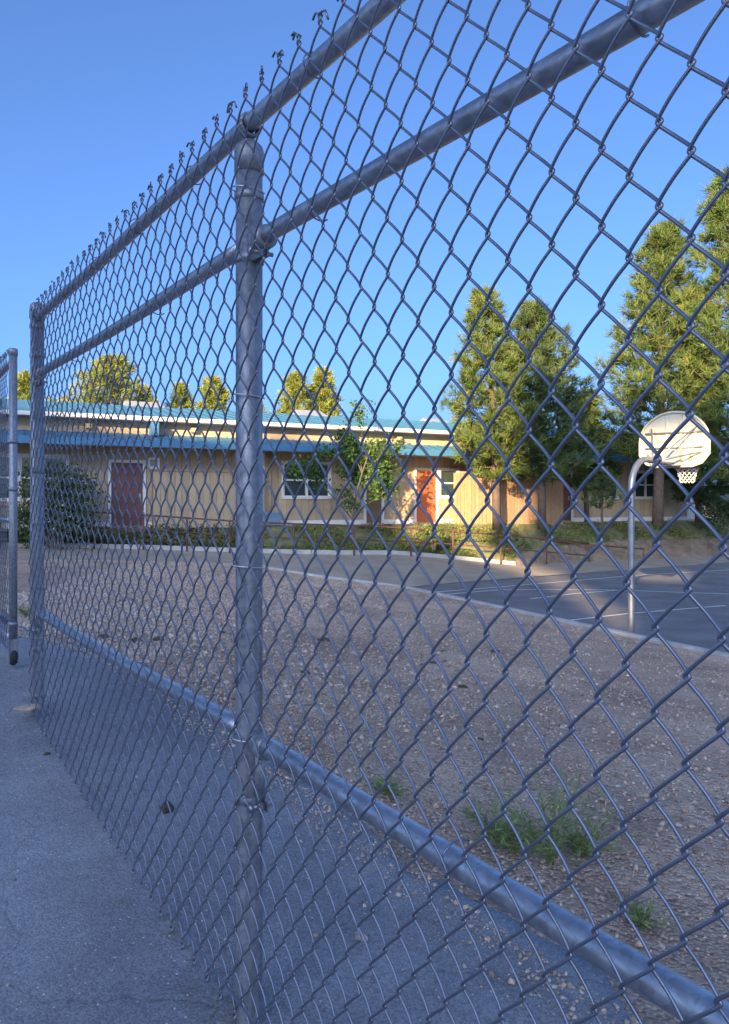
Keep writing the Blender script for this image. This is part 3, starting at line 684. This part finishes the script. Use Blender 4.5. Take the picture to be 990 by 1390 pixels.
# ================================================================== BASKETBALL HOOP
pb = PZ(857, 866, CZ)
hoop = empty('basketball_hoop', tuple(pb)); tag(hoop, 'gooseneck basketball hoop with white fan backboard beside the court kerb', 'basketball hoop')
aaz = R(46); ad = np.array([math.sin(aaz), math.cos(aaz), 0])
pz1 = EYE + (HY - 665) / F * pb[1] - CZ; ptop = EYE + (HY - 622) / F * pb[1] - CZ
path = [np.array([0, 0, z]) for z in np.linspace(-.1, pz1, 8)]
rr = ptop - pz1
for a in np.linspace(R(12), R(90), 8): path.append(np.array([0, 0, pz1]) + ad * rr * (1 - math.cos(a)) + np.array([0, 0, rr * math.sin(a)]))
endp = ad * 1.62 + np.array([0, 0, ptop - .02]); path += [path[-1] * .6 + endp * .4, endp]
mb = MB(); mb.tube(path, .057, 18, ref=(ad[1], -ad[0], 0)); mb.build('gooseneck_pole', M['pole'], hoop, True)
mb = MB(); mb.tube([(0, 0, -.02), (0, 0, .02), (0, 0, .05)], [.12, .12, .06], 18); mb.build('pole_collar', M['pole'], hoop, True)
baz = R(40); bn = np.array([math.sin(baz), math.cos(baz), 0]); bt = np.array([math.cos(baz), -math.sin(baz), 0])   # front normal, board right
bc = ad * 1.74 + np.array([0, 0, 0])                                                  # board centre in plan
zlo = EYE + (HY - 634) / F * (pb[1] + bc[1]) - CZ; zhi = EYE + (HY - 559) / F * (pb[1] + bc[1]) - CZ
BH = zhi - zlo; BW = .66
out = [(-.36, 0), (.36, 0), (.53, .06), (BW, .22), (BW, .46)]
out += [(BW * math.cos(a), .46 + (1 - .46) * math.sin(a)) for a in np.linspace(0, math.pi, 19)[1:-1]]
out += [(-BW, .46), (-BW, .22), (-.53, .06)]
def bw(u, v, d): return bc + bt * u + bn * d + np.array([0, 0, zlo + v * BH])
mb = MB(); k = len(out)
mb.add([bw(u, v, -.012) for u, v in out] + [bw(u, v, .012) for u, v in out], [tuple(range(k)), tuple(range(2*k-1, k-1, -1))] + [(i, i + k, (i+1) % k + k, (i+1) % k) for i in range(k)])
bb = mb.build('backboard', M['white_paint'], hoop)
mb = MB(); mb.tube([bw(u * .985, v * .985 + .008, -.028) for u, v in out + out[:1]], .024, 8, ref=bn); mb.build('rim_flange', M['white_paint'], bb, True)
# pressed ribs on the back
for u0, v0, u1, v1 in ((-.13, .08, -.13, .93), (.13, .08, .13, .93), (-.3, .1, -.42, .72), (.3, .1, .42, .72), (-.46, .48, .46, .48)):
    mb = MB(); a = bw(u0, v0, -.012); b = bw(u1, v1, -.012); mb.tube([a, (a + b) / 2, b], .032, 8, ref=bn); mb.build('rib', M['white_paint'], bb, True)
# pressed panels
for u in (-.42, .42):
    ring = [bw(u + .15 * math.cos(a), .42 + .27 * math.sin(a), -.016) for a in np.linspace(0, 2 * math.pi, 25)]; mb = MB(); mb.tube(ring, .018, 6, ref=bn); mb.build('rib', M['white_paint'], bb, True)
br0 = endp - ad * .75
for u, v in ((-.42, .7), (.42, .7), (-.5, .25), (.5, .25)):
    mb = MB(); b = bw(u, v, -.03); mb.tube([br0, (br0 + b) / 2, b], .017, 8); mb.build('brace_rod', M['pole'], hoop, True)
for v in (.35, .62):
    mb = MB(); mb.tube([bw(-.54, v, -.06), bw(0, v, -.06), bw(.54, v, -.06)], .016, 8); mb.build('brace_rod', M['pole'], hoop, True)
mb = MB(); mb.add([bw(u, v, d) for d in (-.16, -.02) for u, v in ((-.16, .02), (.16, .02), (.16, .3), (-.16, .3))], [(0, 1, 2, 3), (7, 6, 5, 4), (0, 4, 5, 1), (1, 5, 6, 2), (2, 6, 7, 3), (3, 7, 4, 0)]); mb.build('mount_plate', M['pole'], hoop)
rc = bc + bn * .40 + bt * .12 + np.array([0, 0, zlo - .02])
mb = MB(); mb.tube([rc + .225 * (bn * math.cos(a) + bt * math.sin(a)) for a in np.linspace(0, 2 * np.pi, 33)], .010, 8, ref=(0, 0, 1)); rim = mb.build('rim', M['rim'], hoop, True)
mb = MB(); mb.tube([bw(.05, .01, 0), rc - bn * .2], .02, 8); mb.tube([bw(.22, .01, 0), rc - bn * .18 + bt * .05], .012, 6); mb.build('rim_arm', M['rim'], rim, True)
mb = MB(); nn_ = 12
for sgn in (1, -1):
    for i in range(nn_):
        pts = []
        for j in range(7):
            t = j / 6; a = 2 * np.pi * (i + sgn * j * .5) / nn_; r = .205 - .08 * t ** .7 + .012 * math.sin(5 * i + 3 * j)
            pts.append(rc + r * (bn * math.cos(a) + bt * math.sin(a)) - np.array([0, 0, .28 * t]))
        mb.tube(pts, .006, 4)
mb.build('net', M['net'], rim)

# ================================================================== TREES
def needle_cloud(pos, dirs, n, length, width, spread, seed):
    """many thin triangular needles at each tuft position -> verts, tris, tint"""
    r = np.random.default_rng(seed); m = len(pos)
    d = dirs[:, None, :] + spread * r.standard_normal((m, n, 3)); d /= np.linalg.norm(d, axis=2)[..., None]
    l = length * r.uniform(.6, 1.25, (m, n, 1)); sd_ = np.cross(d, r.standard_normal((m, n, 3))); sd_ /= np.linalg.norm(sd_, axis=2)[..., None] + 1e-9
    b = pos[:, None, :] + r.standard_normal((m, n, 3)) * length * .12
    v = np.stack([b - sd_ * width / 2, b + sd_ * width / 2, b + d * l + sd_ * width * .12, b + d * l - sd_ * width * .12], 2).reshape(-1, 3)
    tint = np.repeat(r.uniform(.6, 1.3, (m, 1)), n * 4, axis=1).reshape(-1)
    return v, tint
def pine(px, py, Z, top_py, rad_px, label, m='pine', seed=1, lean=0.0, crown0=.2, dens=1.0, nlen=.3, group=None, whorl=.34, tufts=9, shape=1.0, name='pine_tree', asym=0.0):
    r = np.random.default_rng(seed)
    base = P(px, py, Z); H = (py - top_py) / F * Z; Rr = rad_px / F * Z
    t = empty(name, tuple(base)); tag(t, label, 'tree', group)
    tr = np.linspace(0, 1, 9); bend = lean * tr ** 1.3
    tp = np.stack([bend + .04 * np.sin(tr * 5 + seed), .05 * np.sin(tr * 4 + 2 * seed), tr * H], -1); tp[0, 2] = -.2
    mb = MB(); mb.tube(tp, (.018 * H) * (1 - tr) ** .8 + .012, 10); mb.build('trunk', M['bark'], t, True)
    bm = MB(); pos = []; dirs = []
    h = crown0 * H
    while h < H * .985:
        f = (h / H - crown0) / (1 - crown0)
        env = Rr * ((1 - f) ** shape * .93 + .05) * min(1, .55 + f * 4)
        nb = int(r.integers(4, 7)) if f < .9 else 4
        a0 = r.uniform(0, 6.28)
        for i in range(nb):
            a = a0 + 6.283 * i / nb + r.uniform(-.35, .35); L_ = env * r.uniform(.62, 1.14) * (1 + asym * math.cos(a))
            o = np.array([np.interp(h, tp[:, 2], tp[:, 0]), np.interp(h, tp[:, 2], tp[:, 1]), h])
            up = .1 + .55 * f + r.uniform(-.12, .12)
            q = np.linspace(0, 1, 5)
            br = o + np.stack([np.cos(a) * q * L_, np.sin(a) * q * L_, L_ * (up * q - .25 * q * (1 - q) + .18 * q ** 3)], -1)
            bm.tube(br, .012 * (L_ + .3) * (1 - q) + .006, 5, cap=False)
            nt_ = max(3, int(tufts * dens * (L_ / 1.4 + .35)))
            for j in range(nt_):
                u = r.uniform(.22, 1.0) ** .75
                c0 = np.array([np.interp(u, q, br[:, k]) for k in range(3)])
                side = r.standard_normal(3) * (.20 * L_ * (1.12 - u) + .07); side[2] = abs(side[2]) * .55
                pos.append(c0 + side); dv = np.array([math.cos(a), math.sin(a), .75]) + .7 * side / (np.linalg.norm(side) + .01); dirs.append(dv / np.linalg.norm(dv))
        h += whorl * r.uniform(.7, 1.25) * (1 if f < .8 else .6)
    # leader
    for z in np.linspace(.93, 1.0, 8): pos.append(np.array([lean * z, .03, z * H])); dirs.append(np.array([0, 0, 1.]))
    bm.build('branches', M['bark'], t, True)
    pos = np.array(pos); dirs = np.array(dirs)
    v, ti = needle_cloud(pos, dirs, 15, nlen, .030 * Z / 28, .55, seed + 5)
    cc = np.stack([ti, ti * r.uniform(.97, 1.03), ti * .9], -1)
    odd = np.repeat(r.random(len(pos)) < .06, 15 * 4); cc[odd] *= np.array([1.6, 1.1, .8])
    me = raw_mesh('needles', v, np.arange(len(v)), 4)
    link('needles', me, M[m], t, cc)
    return t
pine(676, 712, 28.9, 396, 78, 'sunlit yellow green pine left of the dark pine, before the enclosure', 'pine', 11, lean=-.55, crown0=.20, dens=1.75, asym=-.1, shape=.8)
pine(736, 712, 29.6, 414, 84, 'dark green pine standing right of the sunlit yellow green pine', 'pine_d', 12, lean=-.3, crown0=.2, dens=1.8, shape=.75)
pine(893, 706, 31.0, 308, 104, 'tall thick-trunked pine directly behind the basketball backboard', 'pine', 13, lean=.35, crown0=.2, dens=1.7, nlen=.33, whorl=.4, shape=.8)
pine(1000, 708, 30.0, 238, 116, 'tallest pine cut off by the right edge of the picture', 'pine', 14, lean=-.3, crown0=.12, dens=1.6, nlen=.34, whorl=.42, shape=.8)
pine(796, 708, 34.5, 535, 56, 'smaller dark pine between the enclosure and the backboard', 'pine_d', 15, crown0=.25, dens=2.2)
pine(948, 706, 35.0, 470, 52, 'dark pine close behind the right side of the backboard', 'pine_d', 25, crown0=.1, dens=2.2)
pine(819, 716, 30.2, 640, 30, 'thin young pine sapling with bare lower stem on the bank', 'pine_d', 16, crown0=.35, dens=.8, nlen=.2, whorl=.2, tufts=6, name='pine_sapling')
bgp = 'sunlit trees rising behind the blue roof'
for i, (px, tpy, rad, Z, lab) in enumerate(((35, 506, 58, 46, 'yellow green treetop between the gate post and the fence end post'), (150, 487, 108, 44, 'tallest yellow green treetop over the left end of the roof'), (196, 526, 36, 50, 'tiny treetop just right of the tallest one over the roof'),
        (246, 522, 50, 48, 'low rounded yellow treetop over the roof above the wall lamp'), (292, 516, 56, 48, 'yellow treetop over the roof just left of the near post'), (402, 508, 58, 45, 'left one of the paired yellow treetops right of the near post'), (438, 504, 58, 46, 'right one of the paired yellow treetops right of the near post'), (345, 540, 36, 47, 'yellow treetop mostly hidden behind the near fence post'))):
    pine(px, 700, Z, tpy, rad, lab, 'pine_y', 40 + i, crown0=.25, dens=1.2, nlen=.32, group=bgp, whorl=.36, tufts=11, shape=.95)

def leaf_quads(pos, size, r, flat=0.0, curl=True):
    m = len(pos); d = r.standard_normal((m, 3)); d[:, 2] = d[:, 2] * (1 - flat); d /= np.linalg.norm(d, axis=1)[:, None]
    s = np.cross(d, r.standard_normal((m, 3))); s /= np.linalg.norm(s, axis=1)[:, None] + 1e-9
    L_ = size * r.uniform(.6, 1.3, (m, 1))
    v = np.stack([pos, pos + d * L_ * .5 + s * L_ * .28, pos + d * L_, pos + d * L_ * .5 - s * L_ * .28], 1).reshape(-1, 3)
    return v
def leaf_obj(name, pos, size, m, parent, seed, flat=0.0):
    r = np.random.default_rng(seed); pos = np.asarray(pos); v = leaf_quads(pos, size, r, flat)
    ti = np.repeat(r.uniform(.6, 1.35, len(pos)), 4)
    me = raw_mesh(name, v, np.arange(len(v)), 4)
    return link(name, me, M[m], parent, np.stack([ti, ti, ti * .9], -1))
# young leafy tree in front of the building
yb = P(478, 716, 26.6); yt = empty('young_tree', tuple(yb)); tag(yt, 'slender young leafy tree before the white framed window', 'tree')
r = np.random.default_rng(3); mb = MB(); pos = []
H = (716 - 556) / F * 26.9
def grow(p, d, L_, rad, depth):
    q = np.linspace(0, 1, 5)[:, None]; bendv = r.standard_normal(3) * .12; bendv[2] += .06
    pts = p + d * L_ * q + bendv * L_ * q ** 2; mb.tube(pts, np.linspace(rad, rad * .45, 5), 6, cap=False)
    if depth >= 2:
        for _ in range(int(50 * L_ / .5)): u = r.uniform(.1, 1); pos.append(pts[min(4, int(u * 5))] + r.standard_normal(3) * .10)
    if depth < 3:
        for i in range(6 if depth == 0 else 4):
            u = r.uniform(.3, 1); j = min(4, int(u * 5)); nd = d * .55 + r.standard_normal(3) * .55; nd[2] = abs(nd[2]) * .8 + .1; nd /= np.linalg.norm(nd)
            grow(pts[j], nd, L_ * r.uniform(.38, .62), rad * .5, depth + 1)
grow(np.zeros(3) - np.array([0, 0, .2]), np.array([0, 0, 1.]), H * .62, .045, 0)
for s_ in (.2, -.25): grow(np.array([0, 0, .3]), np.array([s_ * 2.2, -.2, .75]) / 1.0, H * .42, .03, 1)
mb.build('trunk', M['bark2'], yt, True); leaf_obj('leaves', pos, .13, 'leaf', yt, 4)
# oleander bush at left
def bush(name, px, py, Z, w_px, h_px, label, m, seed, n=7000, size=.12, flowers=0):
    r = np.random.default_rng(seed); b = P(px, py, Z); w_ = w_px / F * Z / 2; h = h_px / F * Z
    e = empty(name, tuple(b)); tag(e, label, 'bush')
    cs = [(r.uniform(-.6, .6) * w_, r.uniform(-.5, .5) * w_ * .8, r.uniform(.25, .8) * h, r.uniform(.22, .42) * h) for _ in range(16)]
    pos = []; mb = MB()
    for cx, cy, cz, cr in cs:
        d = r.standard_normal((n // 16, 3)); d /= np.linalg.norm(d, axis=1)[:, None]; pos.append(np.array([cx, cy, cz]) + d * cr * r.uniform(.55, 1.08, (n // 16, 1)))
        mb.tube([(cx * .15, cy * .15, -.1), (cx * .5, cy * .5, cz * .5), (cx, cy, cz)], [.03, .022, .008], 6, cap=False)
    pos = np.concatenate(pos); pos = pos[pos[:, 2] > -.05]
    mb.build('stems', M['bark2'], e, True); leaf_obj('foliage', pos, size, m, e, seed + 1)
    if flowers:
        f = leaf_obj('flowers', pos[r.choice(len(pos), flowers)] + r.standard_normal((flowers, 3)) * .04, .07, 'flower', e, seed + 2)
    return e
bush('oleander_bush', 76, 742, 24.0, 112, 108, 'large dark oleander bush with white flowers before the left windows', 'bush', 51, 6000, .13, 700)
bush('shrub', 590, 742, 27.6, 60, 28, 'small sunlit shrub below the orange door behind the handrail', 'cover', 52, 1800, .10)
bush('shrub', 985, 712, 33.5, 60, 40, 'dark shrub under the tallest pine at the right edge', 'bush', 53, 2500, .13)
# ground cover over the slope
def cover_points(A, B, n, seed, v0=0., v1=1.):
    r = np.random.default_rng(seed); a = resample(A, 200); b = resample(B, 200); i = r.uniform(0, 199, n); v = r.uniform(v0, v1, (n, 1))
    j = i.astype(int); fr = (i - j)[:, None]; j2 = np.minimum(j + 1, 199)
    pa = a[j] * (1 - fr) + a[j2] * fr; pb_ = b[j] * (1 - fr) + b[j2] * fr
    return pa * (1 - v) + pb_ * v
pts = np.concatenate([cover_points(E2[3:], TE[3:], 34000, 1), cover_points(D[3:8], E2[3:8], 9000, 2, .1)])
cl_ = .5 + .5 * np.sin(pts[:, 0] * 1.9 + 1.3 * np.sin(pts[:, 1] * 2.1)) ; pts[:, 2] += rng.random(len(pts)) * (.05 + .15 * cl_ ** 2)
pm = np.sin(pts[:, 0] * 2.3 + 1.7 * np.sin(pts[:, 1] * 1.1)) + np.sin(pts[:, 1] * 3.1 + pts[:, 0] * .9) + rng.normal(0, .5, len(pts)); pts = pts[pm > -.35]
o = leaf_obj('ground_cover', pts, .085, 'cover', None, 8, .1); tag(o, 'low green ground cover on the bank below the building', 'ground cover', kind='stuff')
pts = np.concatenate([cover_points(D[:4], E2[:4], 1500, 21, .1), cover_points(E2[:4], TE[:4], 3500, 22)]); pts[:, 2] += rng.random(len(pts)) * .16
o = leaf_obj('ground_cover', pts, .10, 'weed_d', None, 9, .2); tag(o, 'sparse dry plants on the bank below the red door', 'ground cover', kind='stuff')

# ================================================================== GRAVEL, STONES, WEEDS
def stone_mesh(name, P_, size, m, seed, palette):
    r = np.random.default_rng(seed); k = len(P_)
    o8 = np.array([(1, 0, 0), (-1, 0, 0), (0, 1, 0), (0, -1, 0), (0, 0, 1), (0, 0, -1)], float)
    fc = np.array([(0, 2, 4), (2, 1, 4), (1, 3, 4), (3, 0, 4), (2, 0, 5), (1, 2, 5), (3, 1, 5), (0, 3, 5)])
    sc = size[:, None, None] * r.uniform(.55, 1.15, (k, 6, 3)); sc[..., 2] *= .72
    a = r.uniform(0, 6.28, k); ca, sa = np.cos(a), np.sin(a)
    v = o8[None] * sc + r.standard_normal((k, 6, 3)) * size[:, None, None] * .18
    x = v[..., 0] * ca[:, None] - v[..., 1] * sa[:, None]; y = v[..., 0] * sa[:, None] + v[..., 1] * ca[:, None]
    v = np.stack([x, y, v[..., 2]], -1) + P_[:, None, :]
    f = (fc[None] + (np.arange(k) * 6)[:, None, None]).reshape(-1)
    cc = np.repeat(np.asarray(palette)[r.integers(0, len(palette), k)] * r.uniform(.7, 1.25, (k, 1)), 6, axis=0)
    me = raw_mesh(name, v.reshape(-1, 3), f, 3); return link(name, me, M[m], None, np.clip(cc, 0, .9))
pal = [(.68, .50, .38), (.61, .44, .33), (.72, .56, .44), (.48, .37, .28), (.60, .51, .42), (.68, .56, .46), (.66, .43, .33), (.36, .28, .21)]
n = 170000
ii = rng.uniform(.28, .90, n) ** 1.0 * 219; vv = rng.random(n) ** 2.1
jj = ii.astype(int); fr = (ii - jj)[:, None]; j2 = np.minimum(jj + 1, 219)
v5 = (vv ** (1.0))[:, None]
pa = ga[jj] * (1 - fr) + ga[j2] * fr; pb2 = gb[jj] * (1 - fr) + gb[j2] * fr
sp = pa * (1 - v5) + pb2 * v5; fd_ = np.clip(vv / .06, 0, 1) * np.clip((1 - vv) / .05, 0, 1)
sp[:, 2] += lump(sp[:, 0], sp[:, 1]) * fd_ + .004
dist = np.hypot(sp[:, 0], sp[:, 1])
size = np.clip(rng.lognormal(-4.85, .5, n), .0035, .034) * np.clip(dist / 5, .75, 1.25)
keep = (vv > .035)
tag(stone_mesh('gravel', sp[keep], size[keep], 'stone', 5, pal), 'loose brown and grey gravel covering the yard', 'gravel', kind='stuff')
# pale chips on the asphalt
n = 3600; cs_ = rng.uniform(-.6, 7.5, n); cn = rng.uniform(-2.6, 1.7, n); q = N_[None] * cn[:, None] + U_[None] * cs_[:, None]
cp = np.stack([q[:, 0], q[:, 1], asphalt_z(q[:, 0], q[:, 1]) + .0015], -1); csz = np.clip(rng.lognormal(-5.95, .55, n), .0012, .008)
tag(stone_mesh('asphalt_grit', cp, csz, 'stone', 6, [(.6, .58, .54), (.45, .42, .38), (.7, .68, .64), (.3, .26, .22)]), 'fine pale grit scattered over the dark asphalt', 'grit', kind='stuff')
# spill of gravel along the asphalt edge
n = 5000; cs_ = rng.uniform(-.8, 8, n); cn = 1.72 - np.abs(rng.normal(0, .10, n)) - .25 * np.clip((cs_ - 5.2) / 2, 0, 1); q = N_[None] * cn[:, None] + U_[None] * cs_[:, None]
cp = np.stack([q[:, 0], q[:, 1], asphalt_z(q[:, 0], q[:, 1]) + .002], -1)
tag(stone_mesh('gravel_spill', cp, np.clip(rng.lognormal(-5.3, .5, n), .002, .016), 'stone', 16, pal), 'small gravel spilled along the ragged asphalt edge', 'gravel', kind='stuff')
def blades(name, pos, length, width, m, seed, flat, label, cat):
    r = np.random.default_rng(seed); k = len(pos); d = r.standard_normal((k, 3)); d[:, 2] = np.abs(d[:, 2]) * (1 - flat) + .02; d /= np.linalg.norm(d, axis=1)[:, None]
    sd_ = np.cross(d, np.array([0, 0, 1.])); sd_ /= np.linalg.norm(sd_, axis=1)[:, None] + 1e-9; l = length * r.uniform(.5, 1.3, (k, 1))
    v = np.stack([pos - sd_ * width, pos + sd_ * width, pos + d * l + sd_ * width * .2, pos + d * l - sd_ * width * .2], 1).reshape(-1, 3)
    ti = np.repeat(r.uniform(.5, 1.4, k), 4); o = link(name, raw_mesh(name, v, np.arange(len(v)), 4), M[m], None, np.stack([ti] * 3, -1)); return tag(o, label, cat, kind='stuff')
n = 2600; cs_ = rng.uniform(-.8, 5.5, n); cn = np.where(rng.random(n) < .55, .86 + rng.normal(0, .07, n), 1.62 - np.abs(rng.normal(0, .12, n))); q = N_[None] * cn[:, None] + U_[None] * cs_[:, None]
blades('pine_needle_litter', np.stack([q[:, 0], q[:, 1], asphalt_z(q[:, 0], q[:, 1]) + .002], -1), .04, .0011, 'litter', 31, .97, 'dry brown pine needles gathered along the fence foot and asphalt edge', 'litter')
def gpt(i, v): a_ = ga[i]; b_ = gb[i]; p_ = a_ * (1 - v) + b_ * v; p_[2] += lump(p_[0], p_[1]) * min(1, v / .06); return p_
gp_ = []
for _ in range(150):
    c_ = gpt(int(rng.uniform(90, 196)), rng.random() ** 2 * .5 + .03); k_ = int(rng.integers(6, 26)); gp_.append(c_ + rng.standard_normal((k_, 3)) * np.array([.03, .03, 0]))
blades('dry_grass', np.concatenate(gp_), .055, .0018, 'litter', 33, .35, 'thin dry grass blades sprouting through the gravel', 'grass')
def rock(name, p, size, m, label, cat, seed, squash=.6, group=None):
    r = np.random.default_rng(seed); mb = MB(); nu, nv_ = 12, 8; v = []
    ph = r.uniform(0, 6.28, 6)
    for i in range(nv_ + 1):
        th = math.pi * i / nv_
        for j in range(nu):
            a = 2 * math.pi * j / nu; k = 1 + .16 * math.sin(2 * a + ph[0]) + .12 * math.sin(3 * a + ph[1] + 2 * th) + .10 * math.sin(4 * th + ph[2] + a) + r.uniform(-.06, .06)
            v.append((size * k * math.sin(th) * math.cos(a), size * k * .8 * math.sin(th) * math.sin(a), size * squash * k * math.cos(th)))
    f = [(i * nu + j, (i + 1) * nu + j, (i + 1) * nu + (j + 1) % nu, i * nu + (j + 1) % nu) for i in range(nv_) for j in range(nu)]
    mb.add(v, f); o = mb.build(name, M[m]); o.location = tuple(p); tag(o, label, cat, group); return o
def on_asphalt(px, py):
    p = PZ(px, py, .05)
    for _ in range(6): p = PZ(px, py, float(asphalt_z(p[0], p[1])))
    return p
rock('stone', on_asphalt(490, 1275) + [0, 0, .008], .020, 'rock', 'tan stone on the asphalt under the bottom rail, the larger of two', 'stone', 1)
rock('stone', on_asphalt(428, 1271) + [0, 0, .004], .010, 'rock', 'small pale stone on the asphalt left of the larger tan one', 'stone', 2)
rock('concrete_chunk', P(40, 960, 3.80) + [0, 0, -.005], .062, 'rock', 'flat pale concrete chunk at the foot of the fence end post', 'concrete chunk', 3, .3)
rock('pine_cone', on_asphalt(226, 1102) + [0, 0, .014], .027, 'clod', 'dark pine cone lying on asphalt behind the lower fence mesh', 'pine cone', 4, .8)
rock('leaf_scrap', on_asphalt(64, 1024) + [0, 0, .003], .018, 'clod', 'small dark scrap lying on the asphalt left of the fence', 'scrap', 5, .3)
def gravel_at(px, py):      # find the gravel surface under a photo column/row
    best = None
    P3 = gpts.reshape(-1, 3); sx = P3[:, 0] / P3[:, 1] * F + CX; sy = HY + (EYE - P3[:, 2]) / P3[:, 1] * F
    k = np.argmin((sx - px) ** 2 + (sy - py) ** 2 + 1e9 * (P3[:, 1] < .5)); return P3[k].copy()
for i, (px, py, s, lab) in enumerate(((168, 816, .07, 'left one of two dark clods side by side on far left gravel'), (178, 815, .06, 'right one of two dark clods side by side on far left gravel'),
        (183, 870, .09, 'middle dark clod of the row just above the bottom rail, left panel'), (213, 868, .09, 'rightmost dark clod of the row just above the bottom rail, left panel'), (142, 865, .08, 'leftmost dark clod of the row just above the bottom rail, left panel'),
        (440, 870, .10, 'large dark clod on gravel right of the near fence post'), (415, 915, .06, 'dark clod below and left of the large one near the post'), (590, 905, .06, 'dark clod on gravel halfway between near post and hoop pole'),
        (300, 860, .06, 'dark clod on gravel just left of the near fence post'), (672, 888, .09, 'dark clod on gravel nearest the court kerb'), (627, 926, .06, 'flat dark clod below the one nearest the kerb'), (602, 884, .05, 'small dark clod just left of the one nearest the kerb'),
        (760, 995, .03, 'small dark clod on gravel above the tallest weed'), (650, 1001, .035, 'small dark clod on gravel above the low left weed'))):
    rock('soil_clod', gravel_at(px, py) + [0, 0, .004], s * .62, 'clod', lab, 'clod', 20 + i, .45, 'dark clods on the gravel')
for i, (px, py, s, lab) in enumerate(((930, 1112, .05, 'orange brown rock on gravel, largest near the right edge'), (882, 1092, .035, 'flat tan rock on gravel upper left of the orange rock'), (976, 1098, .045, 'grey brown rock at the right edge beside the orange rock'), (868, 1138, .025, 'small reddish rock on gravel right of the weeds'), (840, 1118, .022, 'small red pebble just right of the tall weed'))):
    rock('rock', gravel_at(px, py) + [0, 0, .008], s, 'rock', lab, 'rock', 60 + i, .45)
def weed(px, py, h_px, spread, label, m, seed, ns=14, fine=1.0):
    r = np.random.default_rng(seed); b = gravel_at(px, py); h = h_px / F * b[1]
    e = empty('weed', tuple(b)); tag(e, label, 'weed'); mb = MB(); pos = []
    for i in range(ns):
        a = r.uniform(0, 6.28); sp_ = spread * r.uniform(.15, 1) * h; hh = h * r.uniform(.45, 1) * (1 - .35 * sp_ / (spread * h + 1e-6))
        q = np.linspace(0, 1, 6); st = np.stack([np.cos(a) * sp_ * q ** 1.4, np.sin(a) * sp_ * q ** 1.4, hh * q], -1) + r.standard_normal((6, 3)) * .004; st[0] = r.standard_normal(3) * .01 * np.array([1, 1, 0])
        mb.tube(st, np.linspace(.0028, .0010, 6) * fine, 5, cap=False)
        for j in range(18):
            u = r.uniform(.15, 1); c0 = np.array([np.interp(u, q, st[:, k]) for k in range(3)]); dv = r.standard_normal(3); dv[2] = abs(dv[2]) * .8; dv /= np.linalg.norm(dv); L_ = .055 * r.uniform(.5, 1.2)
            tw = np.cross(dv, r.standard_normal(3)); tw /= np.linalg.norm(tw); w_ = .0035 * fine
            mb2 = [c0, c0 + dv * L_ * .5 + tw * w_, c0 + dv * L_, c0 + dv * L_ * .5 - tw * w_]; pos.append(mb2)
    mb.build('stems', M[m], e, True, np.ones((mb.n, 3)))
    v = np.array(pos).reshape(-1, 3); ti = np.repeat(r.uniform(.6, 1.3, len(pos)), 4)
    link('leaves', raw_mesh('leaves', v, np.arange(len(v)), 4), M[m], e, np.stack([ti] * 3, -1))
weed(752, 1172, 150, .8, 'tallest bright green weed on gravel behind the bottom rail', 'weed', 71, 26)
weed(800, 1168, 70, 1.5, 'low green weed just right of the tallest weed', 'weed', 72, 22)
weed(665, 1130, 60, 1.3, 'low green weed just left of the tallest weed', 'weed', 73, 16)
weed(700, 1165, 60, 1.1, 'spreading weed between tallest weed and bottom rail', 'weed', 76, 22)
weed(530, 1085, 28, 1.8, 'small dark green weed tuft above the bottom rail near middle', 'weed', 74, 10)
weed(862, 1282, 32, 1.4, 'small weed tuft at lower right beside the bottom rail', 'weed', 75, 10)
weed(35, 838, 40, 1.2, 'green weed tuft in the gap beside the gate post', 'weed', 77, 14)

# ================================================================== ADDED SUN BLOCKER (unseen, behind the camera, invented to shade the yard)
az = R(SUN_AZ)
TB = 50.0; UP = (TB - 10) * math.tan(R(SUN_EL))
shade = empty('sun_blocker', (-TB * math.sin(az), -TB * math.cos(az), 0), -az)
tag(shade, 'unseen sun blocker added far behind the camera, its openings shaped to place sun patches', 'building')
walls = [  # blocker outlines, gaps cut to let sun onto door, court and backboard
    [(-40, -2), (-9.2, -2), (-9.2, 14.4), (-13, 14.4), (-13, 13.2), (-40, 13.2)],
    [(-9.2, -2), (-.2, -2), (-.2, 6.0), (-2.9, 8.7), (-4.6, 9.7), (-5.6, 10.0), (-6.5, 10.4), (-8.4, 10.7), (-8.8, 11.9), (-9.2, 11.9)],
    [(-5.6, 10.9), (-4.4, 10.5), (-2.6, 9.4), (-.2, 6.7), (-.2, 17.8), (-4.2, 17.8), (-4.2, 11.9), (-5.6, 11.9)],
    [(-.2, -2), (20, -2), (20, 17), (6, 17), (6, 17.8), (1.5, 17.8), (1.5, 8.95), (-.2, 8.95)],
    [(-.2, 10.4), (1.5, 10.4), (1.5, 17.8), (-.2, 17.8)],
]
for wl_ in walls:
    mb = MB(); mb.prism([(q_, h_ * math.tan(R(SUN_EL)) / .2867 + UP if h_ > -1 else -2) for q_, h_ in wl_], -.3, 0); mb.build('wall', M['blocker_wall'], shade)
